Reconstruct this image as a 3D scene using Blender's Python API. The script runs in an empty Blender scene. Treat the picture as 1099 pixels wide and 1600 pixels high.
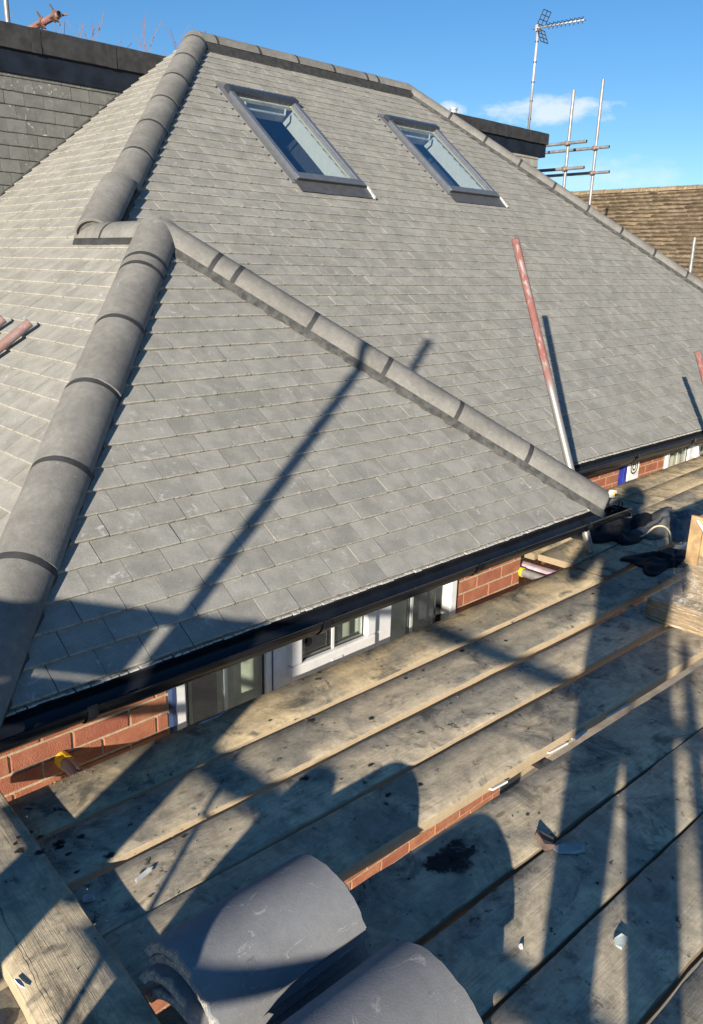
import bpy, bmesh, math, random
import numpy as np
from mathutils import Vector, Matrix

random.seed(7)
RNG = np.random.default_rng(7)
SC = bpy.context.scene
COL = SC.collection

# ------------------------------------------------------------------ camera
CAM = Vector((-0.5614, -2.1204, 1.2306))
YAW, PIT, ROL = math.radians(44.022), math.radians(16.979), math.radians(1.356)
FPX, IW, IH = 1257.88, 1099.0, 1600.0
fwd = Vector((math.sin(YAW) * math.cos(PIT), math.cos(YAW) * math.cos(PIT), -math.sin(PIT)))
rt0 = Vector((math.cos(YAW), -math.sin(YAW), 0))
up0 = rt0.cross(fwd)
rt = rt0 * math.cos(ROL) + up0 * math.sin(ROL)
upv = rt.cross(fwd)
cd = bpy.data.cameras.new('camera')
cam = bpy.data.objects.new('camera', cd)
COL.objects.link(cam)
cam.matrix_world = Matrix((
    (rt.x, upv.x, -fwd.x, CAM.x), (rt.y, upv.y, -fwd.y, CAM.y),
    (rt.z, upv.z, -fwd.z, CAM.z), (0, 0, 0, 1)))
cd.sensor_fit = 'VERTICAL'
cd.sensor_height = 36.0
cd.lens = 36.0 * FPX / IH
cd.clip_start = 0.03
cd.clip_end = 2000
SC.camera = cam

# ------------------------------------------------------------------ sun, sky, exposure
SUN_DIR = Vector((0.860, 0.440, -0.259)).normalized()      # the way the light travels
sl = bpy.data.lights.new('sun', 'SUN')
sl.energy = 5.0
sl.angle = math.radians(0.55)
sl.color = (1.0, 0.905, 0.765)
so = bpy.data.objects.new('sun', sl)
COL.objects.link(so)
so.rotation_euler = SUN_DIR.to_track_quat('-Z', 'Y').to_euler()
so.location = (-20, -12, 12)

world = bpy.data.worlds.new('World')
SC.world = world
world.use_nodes = True
wn, wl = world.node_tree.nodes, world.node_tree.links
wn.clear()
w_out = wn.new('ShaderNodeOutputWorld')
w_bg = wn.new('ShaderNodeBackground')
w_bg.inputs['Strength'].default_value = 0.074
sky = wn.new('ShaderNodeTexSky')
sky.sky_type = 'NISHITA'
sky.sun_disc = False
sky.sun_elevation = math.asin(-SUN_DIR.z)
sky.sun_rotation = math.atan2(-SUN_DIR.x, -SUN_DIR.y)
sky.altitude = 0
sky.air_density = 1.0
sky.dust_density = 0.0
sky.ozone_density = 4.0
w_hs = wn.new('ShaderNodeHueSaturation')
w_hs.inputs['Saturation'].default_value = 1.16
w_hs.inputs['Hue'].default_value = 0.503
w_hs.inputs['Value'].default_value = 1.0
wl.new(sky.outputs[0], w_hs.inputs['Color'])
# small fair-weather clouds low over the far roofs
w_tc = wn.new('ShaderNodeTexCoord')


def w_math(op, a, b=None, clamp=False):
    n = wn.new('ShaderNodeMath')
    n.operation = op
    n.use_clamp = clamp
    for i, v in enumerate((a, b)):
        if v is None:
            continue
        if isinstance(v, (int, float)):
            n.inputs[i].default_value = v
        else:
            wl.new(v, n.inputs[i])
    return n.outputs[0]


def w_dot(vec):
    n = wn.new('ShaderNodeVectorMath')
    n.operation = 'DOT_PRODUCT'
    wl.new(w_tc.outputs['Generated'], n.inputs[0])
    n.inputs[1].default_value = tuple(vec)
    return n.outputs['Value']


w_noise = wn.new('ShaderNodeTexNoise')
w_noise.inputs['Scale'].default_value = 26
w_noise.inputs['Detail'].default_value = 7
w_noise.inputs['Roughness'].default_value = 0.62
w_mapn = wn.new('ShaderNodeMapping')
w_mapn.inputs['Scale'].default_value = (1, 1, 2.2)
wl.new(w_tc.outputs['Generated'], w_mapn.inputs['Vector'])
wl.new(w_mapn.outputs[0], w_noise.inputs['Vector'])


def cloud(c, half_w, half_h, gain):
    c = Vector(c).normalized()
    r = c.cross(Vector((0, 0, 1))).normalized()
    u = r.cross(c)
    dc = w_math('MAXIMUM', w_dot(c), 0.02)
    x = w_math('DIVIDE', w_dot(r), dc)
    y = w_math('DIVIDE', w_dot(u), dc)
    q = w_math('ADD', w_math('POWER', w_math('DIVIDE', x, half_w), 2), w_math('POWER', w_math('DIVIDE', y, half_h), 2))
    m = w_math('SUBTRACT', 1.0, q, True)
    v = w_math('SUBTRACT', w_math('ADD', w_math('MULTIPLY', m, 0.42), w_noise.outputs['Fac']), 0.66)
    v = w_math('MULTIPLY', w_math('MULTIPLY', v, gain, True), w_math('MULTIPLY', m, 3.0, True))
    return w_math('MULTIPLY', v, w_math('GREATER_THAN', w_dot(c), 0.1))


def pix_dir(x, y):
    return (fwd * FPX + rt * (x - IW / 2) - upv * (y - IH / 2)).normalized()


c1 = cloud(pix_dir(862, 174), 0.092, 0.020, 3.4)
c2 = cloud(pix_dir(955, 275), 0.10, 0.030, 1.3)
c3 = cloud(pix_dir(706, 172), 0.02, 0.012, 3.0)
cm = w_math('MAXIMUM', w_math('MAXIMUM', c1, c2), c3, True)
w_mix = wn.new('ShaderNodeMixRGB')
w_mix.inputs['Color2'].default_value = (8.2, 8.0, 8.6, 1)
wl.new(w_math('MULTIPLY', cm, 0.55), w_mix.inputs['Fac'])
wl.new(w_hs.outputs[0], w_mix.inputs['Color1'])
wl.new(w_mix.outputs[0], w_bg.inputs['Color'])
wl.new(w_bg.outputs[0], w_out.inputs['Surface'])

SC.view_settings.view_transform = 'Standard'
SC.view_settings.look = 'None'
SC.view_settings.exposure = 0.92
SC.view_settings.gamma = 1.0
SC.view_settings.use_curve_mapping = False

# ------------------------------------------------------------------ helpers
PI = math.pi


def meshobj(name, verts, faces, mats, parent=None, mi=None, smooth=False, mw=None):
    me = bpy.data.meshes.new(name)
    me.from_pydata([tuple(v) for v in verts], [], faces)
    if not isinstance(mats, (list, tuple)):
        mats = [mats]
    for m in mats:
        me.materials.append(m)
    if mi is not None:
        me.polygons.foreach_set('material_index', mi)
    if smooth:
        me.polygons.foreach_set('use_smooth', [True] * len(me.polygons))
    me.update()
    o = bpy.data.objects.new(name, me)
    COL.objects.link(o)
    if parent is not None:
        o.parent = parent
    if mw is not None:
        o.matrix_basis = mw
    return o


def copyobj(src, name=None, parent=None, mw=None):
    o = src.copy()
    if name:
        o.name = name
    COL.objects.link(o)
    o.parent = parent
    if mw is not None:
        o.matrix_basis = mw
    return o


def empty(name, label, cat, group=None, loc=(0, 0, 0)):
    o = bpy.data.objects.new(name, None)
    COL.objects.link(o)
    o.location = loc
    tag(o, label, cat, group)
    return o


def tag(o, label, cat, group=None):
    o['label'] = label
    o['category'] = cat
    if group:
        o['group'] = group
    return o


class MB:
    def __init__(s):
        s.v, s.f, s.m = [], [], []

    def add(s, vs, fs, mi=0):
        b = len(s.v)
        s.v += [Vector(x) for x in vs]
        for f in fs:
            s.f.append([i + b for i in f])
            s.m.append(mi)

    def box(s, lo, hi, mi=0, M=None):
        x0, y0, z0 = lo
        x1, y1, z1 = hi
        vs = [Vector(p) for p in ((x0, y0, z0), (x1, y0, z0), (x1, y1, z0), (x0, y1, z0), (x0, y0, z1), (x1, y0, z1), (x1, y1, z1), (x0, y1, z1))]
        if M is not None:
            vs = [M @ p for p in vs]
        s.add(vs, [(0, 3, 2, 1), (4, 5, 6, 7), (0, 1, 5, 4), (1, 2, 6, 5), (2, 3, 7, 6), (3, 0, 4, 7)], mi)

    def tube(s, pts, r, seg=8, mi=0, cap=True):
        pts = [Vector(p) for p in pts]
        rs = r if isinstance(r, (list, tuple)) else [r] * len(pts)
        ref = None
        rings = []
        for i, p in enumerate(pts):
            d = (pts[min(i + 1, len(pts) - 1)] - pts[max(i - 1, 0)]).normalized()
            if ref is None:
                ref = d.orthogonal().normalized()
            a = (ref - d * ref.dot(d)).normalized()
            ref = a
            b = d.cross(a)
            rings.append([p + (a * math.cos(2 * PI * k / seg) + b * math.sin(2 * PI * k / seg)) * rs[i] for k in range(seg)])
        vs = [q for ring in rings for q in ring]
        fs = []
        for i in range(len(pts) - 1):
            for k in range(seg):
                k2 = (k + 1) % seg
                fs.append((i * seg + k, i * seg + k2, (i + 1) * seg + k2, (i + 1) * seg + k))
        if cap:
            fs.append(tuple(range(seg - 1, -1, -1)))
            fs.append(tuple((len(pts) - 1) * seg + k for k in range(seg)))
        s.add(vs, fs, mi)

    def pipe(s, p0, p1, r, ri, seg=14, mi=0, mi_in=0):
        """hollow tube with open ends"""
        p0, p1 = Vector(p0), Vector(p1)
        d = (p1 - p0).normalized()
        a = d.orthogonal().normalized()
        b = d.cross(a)
        vs = []
        for p in (p0, p1):
            for rr in (r, ri):
                vs += [p + (a * math.cos(2 * PI * k / seg) + b * math.sin(2 * PI * k / seg)) * rr for k in range(seg)]
        o, i_ = [], []
        for k in range(seg):
            k2 = (k + 1) % seg
            o.append((k, k2, 2 * seg + k2, 2 * seg + k))
            i_.append((seg + k2, seg + k, 3 * seg + k, 3 * seg + k2))
            o.append((k, seg + k, seg + k2, k2))
            o.append((2 * seg + k2, 3 * seg + k2, 3 * seg + k, 2 * seg + k))
        b0 = len(s.v)
        s.v += vs
        for f in o:
            s.f.append([x + b0 for x in f]); s.m.append(mi)
        for f in i_:
            s.f.append([x + b0 for x in f]); s.m.append(mi_in)

    def build(s, name, mats, parent=None, smooth=False, mw=None):
        return meshobj(name, s.v, s.f, mats, parent, s.m, smooth, mw)


def smooth_by_angle(o, deg=40):
    me = o.data
    me.polygons.foreach_set('use_smooth', [True] * len(me.polygons))
    bm = bmesh.new()
    bm.from_mesh(me)
    for e in bm.edges:
        if len(e.link_faces) == 2 and e.calc_face_angle(0) > math.radians(deg):
            e.smooth = False
    bm.to_mesh(me)
    bm.free()
    return o


def frame(origin, u, v, n):
    u, v, n = Vector(u), Vector(v), Vector(n)
    o = Vector(origin)
    return Matrix(((u.x, v.x, n.x, o.x), (u.y, v.y, n.y, o.y), (u.z, v.z, n.z, o.z), (0, 0, 0, 1)))


# ------------------------------------------------------------------ materials
class NT:
    """tiny node helper"""
    def __init__(s, name):
        s.mat = bpy.data.materials.new(name)
        s.mat.use_nodes = True
        s.t = s.mat.node_tree
        s.n, s.l = s.t.nodes, s.t.links
        s.bsdf = s.n['Principled BSDF']

    def link(s, a, b):
        if isinstance(a, (int, float)):
            b.default_value = a
        elif isinstance(a, tuple):
            b.default_value = a if len(a) == len(b.default_value) else (*a, 1)
        else:
            s.l.new(a, b)

    def math(s, op, a, b=0.0, clamp=False):
        n = s.n.new('ShaderNodeMath')
        n.operation = op
        n.use_clamp = clamp
        s.link(a, n.inputs[0])
        s.link(b, n.inputs[1])
        return n.outputs[0]

    def ramp(s, fac, lo, hi, a=0.0, b=1.0):
        n = s.n.new('ShaderNodeMapRange')
        n.interpolation_type = 'SMOOTHSTEP'
        s.link(fac, n.inputs['Value'])
        n.inputs['From Min'].default_value = lo
        n.inputs['From Max'].default_value = hi
        n.inputs['To Min'].default_value = a
        n.inputs['To Max'].default_value = b
        return n.outputs[0]

    def mix(s, fac, c1, c2, mode='MIX'):
        n = s.n.new('ShaderNodeMixRGB')
        n.blend_type = mode
        s.link(fac, n.inputs[0])
        s.link(c1, n.inputs[1])
        s.link(c2, n.inputs[2])
        return n.outputs[0]

    def noise(s, vec, scale, detail=4, rough=0.55, dist=0.0):
        n = s.n.new('ShaderNodeTexNoise')
        n.inputs['Scale'].default_value = scale
        n.inputs['Detail'].default_value = detail
        n.inputs['Roughness'].default_value = rough
        n.inputs['Distortion'].default_value = dist
        if vec is not None:
            s.l.new(vec, n.inputs['Vector'])
        return n.outputs['Fac']

    def coords(s, kind='Object', scale=(1, 1, 1), offset=None):
        t = s.n.new('ShaderNodeTexCoord')
        m = s.n.new('ShaderNodeMapping')
        m.inputs['Scale'].default_value = scale
        s.l.new(t.outputs[kind], m.inputs['Vector'])
        if offset is not None:
            s.l.new(offset, m.inputs['Location'])
        return m.outputs[0]

    def position(s):
        return s.n.new('ShaderNodeNewGeometry').outputs['Position']

    def rand(s, mult=37.0):
        o = s.n.new('ShaderNodeObjectInfo')
        c = s.n.new('ShaderNodeCombineXYZ')
        v = s.math('MULTIPLY', o.outputs['Random'], mult)
        s.l.new(v, c.inputs[0])
        s.l.new(s.math('MULTIPLY', v, 1.7), c.inputs[1])
        s.l.new(s.math('MULTIPLY', v, 2.3), c.inputs[2])
        return o.outputs['Random'], c.outputs[0]

    def attr(s, name):
        a = s.n.new('ShaderNodeAttribute')
        a.attribute_name = name
        return a.outputs['Fac']

    def val(s, fac, a, b):
        return s.math('ADD', a, s.math('MULTIPLY', fac, b - a))

    def bump(s, h, strength=0.3, dist=0.01):
        b = s.n.new('ShaderNodeBump')
        b.inputs['Strength'].default_value = strength
        b.inputs['Distance'].default_value = dist
        s.l.new(h, b.inputs['Height'])
        s.l.new(b.outputs[0], s.bsdf.inputs['Normal'])

    def done(s, color, rough=0.8, metal=0.0, spec=0.3):
        s.link(color, s.bsdf.inputs['Base Color'])
        s.link(rough, s.bsdf.inputs['Roughness'])
        s.link(metal, s.bsdf.inputs['Metallic'])
        s.bsdf.inputs['Specular IOR Level'].default_value = spec
        return s.mat


def scale_color(t, col, fac):
    n = t.n.new('ShaderNodeVectorMath')
    n.operation = 'SCALE'
    t.l.new(col, n.inputs[0])
    t.link(fac, n.inputs['Scale'])
    return n.outputs[0]


def mat_tile(name, base, edge=False, source='obj', chalk=1.0):
    t = NT(name)
    if source == 'obj':
        r, off = t.rand()
        vec = t.coords('Object', offset=off)
    else:
        r = t.attr('rnd')
        vec = t.position()
    big = t.noise(vec, 9, 5, 0.6)
    fine = t.noise(vec, 160, 3, 0.6)
    grain = t.noise(vec, 700, 2, 0.5)
    b = Vector(base)
    c = t.mix(t.ramp(big, 0.32, 0.68), (*(b * 0.84), 1), (*(b * 1.12), 1))
    c = t.mix(t.math('MULTIPLY', t.ramp(r, 0.0, 1.0), 0.14), c, (*(Vector((b.x * 0.80, b.y * 0.83, b.z * 0.92))), 1))
    k = t.val(t.ramp(fine, 0.25, 0.75), 0.88, 1.1)
    k = t.math('MULTIPLY', k, t.val(grain, 0.86, 1.14))
    k = t.math('MULTIPLY', k, t.val(t.math('FRACT', t.math('MULTIPLY', r, 7.31)), 0.92, 1.07))
    c = scale_color(t, c, k)
    # chalky salts rubbed on while laying
    ch = t.noise(vec, 22, 6, 0.68, 0.8)
    few = t.math('FRACT', t.math('MULTIPLY', r, 13.7))
    chm = t.math('MULTIPLY', t.ramp(ch, 0.56, 0.72), t.ramp(few, 0.2, 1.0, 0.10, 0.9 * chalk))
    c = t.mix(chm, c, (0.50, 0.49, 0.455, 1))
    if edge:
        e = t.noise(vec, 75, 4, 0.7)
        c = t.mix(t.ramp(e, 0.42, 0.62, 0.05, 0.8), c, (0.40, 0.38, 0.32, 1))
        e2 = t.noise(vec, 48, 3, 0.7)
        c = t.mix(t.ramp(e2, 0.60, 0.68, 0, 0.7), c, (0.09, 0.087, 0.078, 1))
    t.bump(t.math('ADD', fine, t.math('MULTIPLY', grain, 0.5)), 0.22, 0.004)
    return t.done(c, 0.88, spec=0.22)


TILE = (0.282, 0.273, 0.243)
M_TILE = mat_tile('concrete_tile', TILE)
M_TEDGE = mat_tile('concrete_tile_edge', TILE, True)
M_TILES = mat_tile('concrete_tile_rows', TILE, source='attr')
M_TEDGES = mat_tile('concrete_tile_rows_edge', TILE, True, source='attr')
M_HUNG = mat_tile('hung_tile', (0.145, 0.145, 0.135), chalk=1.5)
M_HUNGE = mat_tile('hung_tile_edge', (0.145, 0.145, 0.135))


def mat_ridge(name='ridge_concrete', k0=(0.158, 0.153, 0.141), k1=(0.212, 0.205, 0.188), scuff=0.64, grit=1.0):
    t = NT(name)
    r, off = t.rand()
    vec = t.coords('Object', offset=off)
    big = t.noise(vec, 5, 5, 0.6)
    fine = t.noise(vec, 240, 3, 0.6)
    c = t.mix(t.ramp(big, 0.3, 0.7), (*k0, 1), (*k1, 1))
    c = scale_color(t, c, t.math('MULTIPLY', t.val(fine, 0.86, 1.14), t.val(r, 0.95, 1.06)))
    sc = t.noise(t.coords('Object', (1, 1, 6), off), 14, 6, 0.7, 1.2)
    c = t.mix(t.ramp(sc, scuff, scuff + 0.10, 0, 0.65), c, (0.47, 0.46, 0.43, 1))
    sm = t.noise(vec, 26, 4, 0.6, 0.5)
    c = t.mix(t.ramp(sm, 0.67, 0.75, 0, 0.55), c, (0.09, 0.088, 0.08, 1))
    mm_ = t.noise(vec, 34, 7, 0.75)
    c = scale_color(t, c, t.ramp(mm_, 0.25, 0.75, 1 - 0.16 * grit, 1 + 0.16 * grit))
    pt = t.noise(vec, 380, 2, 0.6)
    c = t.mix(t.ramp(pt, 0.66, 0.74, 0, 0.5 * grit), c, (0.06, 0.058, 0.054, 1))
    t.bump(t.math('ADD', fine, t.math('MULTIPLY', mm_, 0.8)), 0.35 * grit, 0.004)
    return t.done(c, 0.95, spec=0.12)


M_RIDGE = mat_ridge()
M_RIDGE2 = mat_ridge('ridge_concrete_dim_light', (0.180, 0.184, 0.190), (0.225, 0.230, 0.237), 0.60, 0.45)  # copy for the stacks, their weaker light put in as a cooler tint


def mat_broken():
    t = NT('raw_concrete_edge')
    vec = t.coords('Object')
    n = t.noise(vec, 90, 6, 0.75)
    c = t.mix(t.ramp(n, 0.35, 0.65), (0.26, 0.25, 0.235, 1), (0.62, 0.60, 0.56, 1))
    t.bump(n, 1.0, 0.012)
    return t.done(c, 0.95, spec=0.15)


M_BROKEN = mat_broken()


def mat_plain(name, color, rough=0.6, metal=0.0, spec=0.4, var=0.2, scale=20, bump=0.0, fine=200):
    t = NT(name)
    r, off = t.rand()
    vec = t.coords('Object', offset=off)
    n = t.noise(vec, scale, 5, 0.6)
    n2 = t.noise(vec, fine, 2, 0.5)
    k = t.math('MULTIPLY', t.val(t.ramp(n, 0.3, 0.7), 1 - var, 1 + var), t.val(n2, 1 - var * 0.5, 1 + var * 0.5))
    rgb = t.n.new('ShaderNodeRGB')
    rgb.outputs[0].default_value = (*color, 1)
    c = scale_color(t, rgb.outputs[0], k)
    if bump:
        t.bump(n2, bump, 0.004)
    return t.done(c, t.val(n, max(rough - 0.1, 0.03), rough + 0.08), metal, spec)


M_CRACK = mat_plain('dark_roll', (0.035, 0.035, 0.034), 0.75, var=0.3)
M_JOINT = mat_plain('joint_rubber', (0.04, 0.04, 0.04), 0.7)
M_BLACKUP = mat_plain('black_gutter_plastic', (0.008, 0.009, 0.012), 0.25, spec=0.4, var=0.25, scale=9)
M_BLACKFASCIA = mat_plain('black_fascia', (0.016, 0.018, 0.022), 0.38, spec=0.5)
M_DARKUNDER = mat_plain('roof_underlay', (0.03, 0.03, 0.032), 0.9)
M_WHITEUP = mat_plain('white_window_plastic', (0.60, 0.60, 0.60), 0.3, spec=0.5, var=0.05)
M_BLUESTRIP = mat_plain('blue_film_and_shade', (0.035, 0.06, 0.14), 0.35)
M_MORTAR = mat_plain('mortar', (0.40, 0.31, 0.20), 0.95, var=0.2, scale=60, bump=0.4)
M_GALV = mat_plain('galvanised_tube', (0.27, 0.27, 0.265), 0.5, 0.4, var=0.22, scale=14)
M_DARKIN = mat_plain('tube_inside', (0.03, 0.03, 0.03), 0.8)
M_FITTING = mat_plain('rusty_fitting', (0.26, 0.16, 0.12), 0.6, 0.5, var=0.35, scale=40)
M_FLASH = mat_plain('grey_flashing', (0.20, 0.20, 0.20), 0.5, 0.3, var=0.12)
M_LEAD = mat_plain('lead_apron', (0.085, 0.087, 0.092), 0.5, 0.2, var=0.12)
M_SKYFRAME = mat_plain('skylight_frame', (0.125, 0.140, 0.165), 0.45, 0.3, var=0.08)
M_HOOD = mat_plain('skylight_hood', (0.075, 0.085, 0.105), 0.28, 0.6, var=0.08)
M_REVEAL = mat_plain('white_reveal', (0.75, 0.74, 0.71), 0.7, var=0.04)
M_CREAM = mat_plain('cream_lining', (0.70, 0.62, 0.48), 0.5, var=0.05)
M_ROOM = mat_plain('dark_room', (0.05, 0.055, 0.065), 0.9)
M_FELT = mat_plain('mineral_felt', (0.030, 0.030, 0.032), 0.85, var=0.35, scale=12, bump=0.5, fine=350)
M_YELLOW = mat_plain('yellow_cap', (0.75, 0.47, 0.03), 0.4)
M_WHITEBIT = mat_plain('white_scrap', (0.62, 0.62, 0.60), 0.7, var=0.15)
M_STRIP = mat_plain('eaves_strip', (0.50, 0.49, 0.46), 0.6, var=0.35, scale=60)
M_GREYCHIP = mat_plain('grey_chip', (0.30, 0.34, 0.34), 0.7, var=0.2)
M_TIMBER = mat_plain('raw_timber', (0.42, 0.27, 0.13), 0.75, var=0.3, scale=25)
M_PINKWOOD = mat_plain('pinkish_board', (0.50, 0.36, 0.40), 0.8, var=0.3)
M_BLACKBAG = mat_plain('black_sheet', (0.012, 0.012, 0.014), 0.6, var=0.3, spec=0.15)
M_LITBAG = mat_plain('sunlit_black_sheet', (0.10, 0.10, 0.098), 0.55, var=0.3)  # black sheeting where the sun strikes it, the light put into the colour
M_CABLE = mat_plain('pale_cable', (0.42, 0.38, 0.27), 0.5)
M_ALARMW = mat_plain('alarm_white', (0.75, 0.74, 0.71), 0.4)
M_ALARMB = mat_plain('alarm_blue', (0.012, 0.025, 0.20), 0.35)
M_DARKGREY = mat_plain('dark_grey_metal', (0.05, 0.055, 0.06), 0.4, 0.6)
M_TWIG = mat_plain('twig_bark', (0.16, 0.10, 0.085), 0.9)
M_ALU = mat_plain('aluminium', (0.42, 0.43, 0.44), 0.5, 0.35, var=0.08)
M_GROUND = mat_plain('ground_concrete', (0.28, 0.26, 0.23), 0.95, var=0.3, scale=3)
M_RENDER = mat_plain('cream_render', (0.45, 0.40, 0.32), 0.9, var=0.15, scale=6)
M_SKIN = mat_plain('skin', (0.55, 0.33, 0.25), 0.5, var=0.08)
M_COAT = mat_plain('dark_jacket', (0.03, 0.035, 0.05), 0.85, var=0.2)
M_TROUSER = mat_plain('work_trousers', (0.06, 0.06, 0.065), 0.9, var=0.2)
M_HAIR = mat_plain('brown_hair', (0.06, 0.04, 0.025), 0.7)
M_PHONE = mat_plain('phone_case', (0.02, 0.02, 0.02), 0.3)
M_CURTAIN = mat_plain('pale_curtain', (0.52, 0.53, 0.46), 0.9, var=0.1)


def mat_brick():
    t = NT('red_brick')
    r, off = t.rand()
    vec = t.coords('Object', offset=off)
    n = t.noise(vec, 14, 5, 0.65)
    n2 = t.noise(vec, 220, 3, 0.6)
    c = t.mix(t.ramp(n, 0.3, 0.72), (0.30, 0.110, 0.060, 1), (0.43, 0.195, 0.105, 1))
    c = t.mix(t.math('MULTIPLY', r, 0.55), c, (0.26, 0.075, 0.055, 1))
    c = scale_color(t, c, t.val(n2, 0.75, 1.25))
    t.bump(n2, 0.6, 0.006)
    return t.done(c, 0.92, spec=0.2)


M_BRICK = mat_brick()


def mat_red_tube():
    """galvanised tube with worn red paint on its upper end; local z runs along the tube from the foot"""
    t = NT('worn_red_paint_tube')
    vec = t.coords('Object')
    sep = t.n.new('ShaderNodeSeparateXYZ')
    t.l.new(t.coords('Object'), sep.inputs[0])
    lim = t.attr('paint')
    n = t.noise(t.coords('Object', (1, 1, 0.35)), 42, 5, 0.7, 0.4)
    worn = t.ramp(n, 0.40, 0.52, 0.3, 1.0)
    m = t.math('MULTIPLY', lim, worn, True)
    c = t.mix(m, (0.30, 0.290, 0.275, 1), (0.215, 0.085, 0.075, 1))
    c = scale_color(t, c, t.val(t.noise(vec, 90, 3), 0.85, 1.15))
    return t.done(c, t.val(m, 0.5, 0.8), t.math('MULTIPLY', t.math('SUBTRACT', 1.0, m), 0.5), 0.3)


M_REDTUBE = mat_red_tube()


def mat_board():
    t = NT('weathered_scaffold_board')
    r, off = t.rand(53.0)
    vec = t.coords('Object', offset=off)
    grain = t.noise(t.coords('Object', (2.2, 60, 60), off), 2.6, 6, 0.65, 0.9)
    gfine = t.noise(t.coords('Object', (6, 300, 300), off), 2.0, 4, 0.6, 0.3)
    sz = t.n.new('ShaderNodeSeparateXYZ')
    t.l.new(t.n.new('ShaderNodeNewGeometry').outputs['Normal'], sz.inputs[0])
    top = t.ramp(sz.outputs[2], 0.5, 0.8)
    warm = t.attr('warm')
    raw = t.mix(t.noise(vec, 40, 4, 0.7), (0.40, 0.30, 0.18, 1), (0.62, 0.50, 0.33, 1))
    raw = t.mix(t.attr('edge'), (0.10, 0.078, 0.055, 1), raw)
    g1 = t.mix(t.ramp(grain, 0.30, 0.70), (0.385, 0.320, 0.222, 1), (0.50, 0.425, 0.305, 1))
    g1 = t.mix(warm, g1, t.mix(t.ramp(grain, 0.3, 0.7), (0.55, 0.42, 0.235, 1), (0.66, 0.52, 0.31, 1)))
    # trodden grey cement dust and black bitumen smears
    dust = t.noise(vec, 2.6, 7, 0.68, 0.9)
    g1 = t.mix(t.ramp(dust, 0.44, 0.60, 0.0, 0.85), g1, (0.25, 0.228, 0.18, 1))
    st = t.noise(vec, 6.0, 8, 0.70, 0.7)
    g1 = t.mix(t.ramp(st, 0.52, 0.66, 0.0, 0.72), g1, (0.075, 0.075, 0.070, 1))
    st2 = t.noise(vec, 24, 5, 0.66, 0.3)
    blot = t.math('MULTIPLY', t.ramp(st2, 0.61, 0.67), t.ramp(dust, 0.40, 0.55))
    g1 = t.mix(t.math('MULTIPLY', blot, 0.85), g1, (0.022, 0.024, 0.025, 1))
    pale = t.noise(vec, 9, 7, 0.74, 1.2)
    g1 = t.mix(t.ramp(pale, 0.57, 0.72, 0, 0.55), g1, (0.47, 0.42, 0.33, 1))
    spk = t.noise(vec, 120, 3, 0.6)
    g1 = t.mix(t.ramp(spk, 0.68, 0.74, 0, 0.6), g1, (0.52, 0.47, 0.38, 1))
    g1 = t.mix(t.ramp(spk, 0.30, 0.25, 0, 0.6), g1, (0.05, 0.048, 0.045, 1))
    mot = t.noise(vec, 20, 9, 0.78, 0.4)
    g1 = scale_color(t, g1, t.ramp(mot, 0.25, 0.75, 0.78, 1.48))
    kn = t.n.new('ShaderNodeTexVoronoi')
    kn.inputs['Scale'].default_value = 1.0
    t.l.new(t.coords('Object', (2.6, 7.0, 1.0), off), kn.inputs['Vector'])
    knot = t.ramp(kn.outputs['Distance'], 0.075, 0.035)
    g1 = t.mix(t.math('MULTIPLY', knot, 0.6), g1, (0.10, 0.07, 0.045, 1))
    g1 = scale_color(t, g1, t.math('MULTIPLY', t.val(gfine, 0.78, 1.22), t.val(r, 0.92, 1.08)))
    # scratches
    w = t.noise(t.coords('Object', (70, 5, 5), off), 1.5, 5, 0.75, 2.5)
    g1 = t.mix(t.ramp(w, 0.70, 0.76, 0, 0.35), g1, (0.42, 0.34, 0.23, 1))
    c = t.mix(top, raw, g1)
    h = t.math('ADD', t.math('MULTIPLY', grain, 0.6), t.math('ADD', t.math('MULTIPLY', gfine, 0.5), t.math('MULTIPLY', st, 0.8)))
    t.bump(h, 0.5, 0.004)
    return t.done(c, 0.88, spec=0.2)


M_BOARD = mat_board()


def mat_glass(name, tint, refl=1.0):
    t = NT(name)
    n, l = t.n, t.l
    out = n['Material Output']
    n.remove(t.bsdf)
    tr = n.new('ShaderNodeBsdfTransparent')
    tr.inputs[0].default_value = (*tint, 1)
    gl = n.new('ShaderNodeBsdfGlossy')
    gl.inputs['Roughness'].default_value = 0.015
    lw = n.new('ShaderNodeLayerWeight')
    lw.inputs['Blend'].default_value = 0.5
    k = t.math('ADD', refl, t.math('MULTIPLY', t.math('POWER', lw.outputs['Facing'], 4.0), 1.0 - refl), True)
    mx = n.new('ShaderNodeMixShader')
    l.new(k, mx.inputs[0])
    l.new(tr.outputs[0], mx.inputs[1])
    l.new(gl.outputs[0], mx.inputs[2])
    l.new(mx.outputs[0], out.inputs['Surface'])
    return t.mat


M_GLASS = mat_glass('window_glass', (0.86, 0.90, 0.87), 0.14)
M_SKYGLASS = mat_glass('skylight_glass', (0.80, 0.88, 0.88), 0.32)


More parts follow.
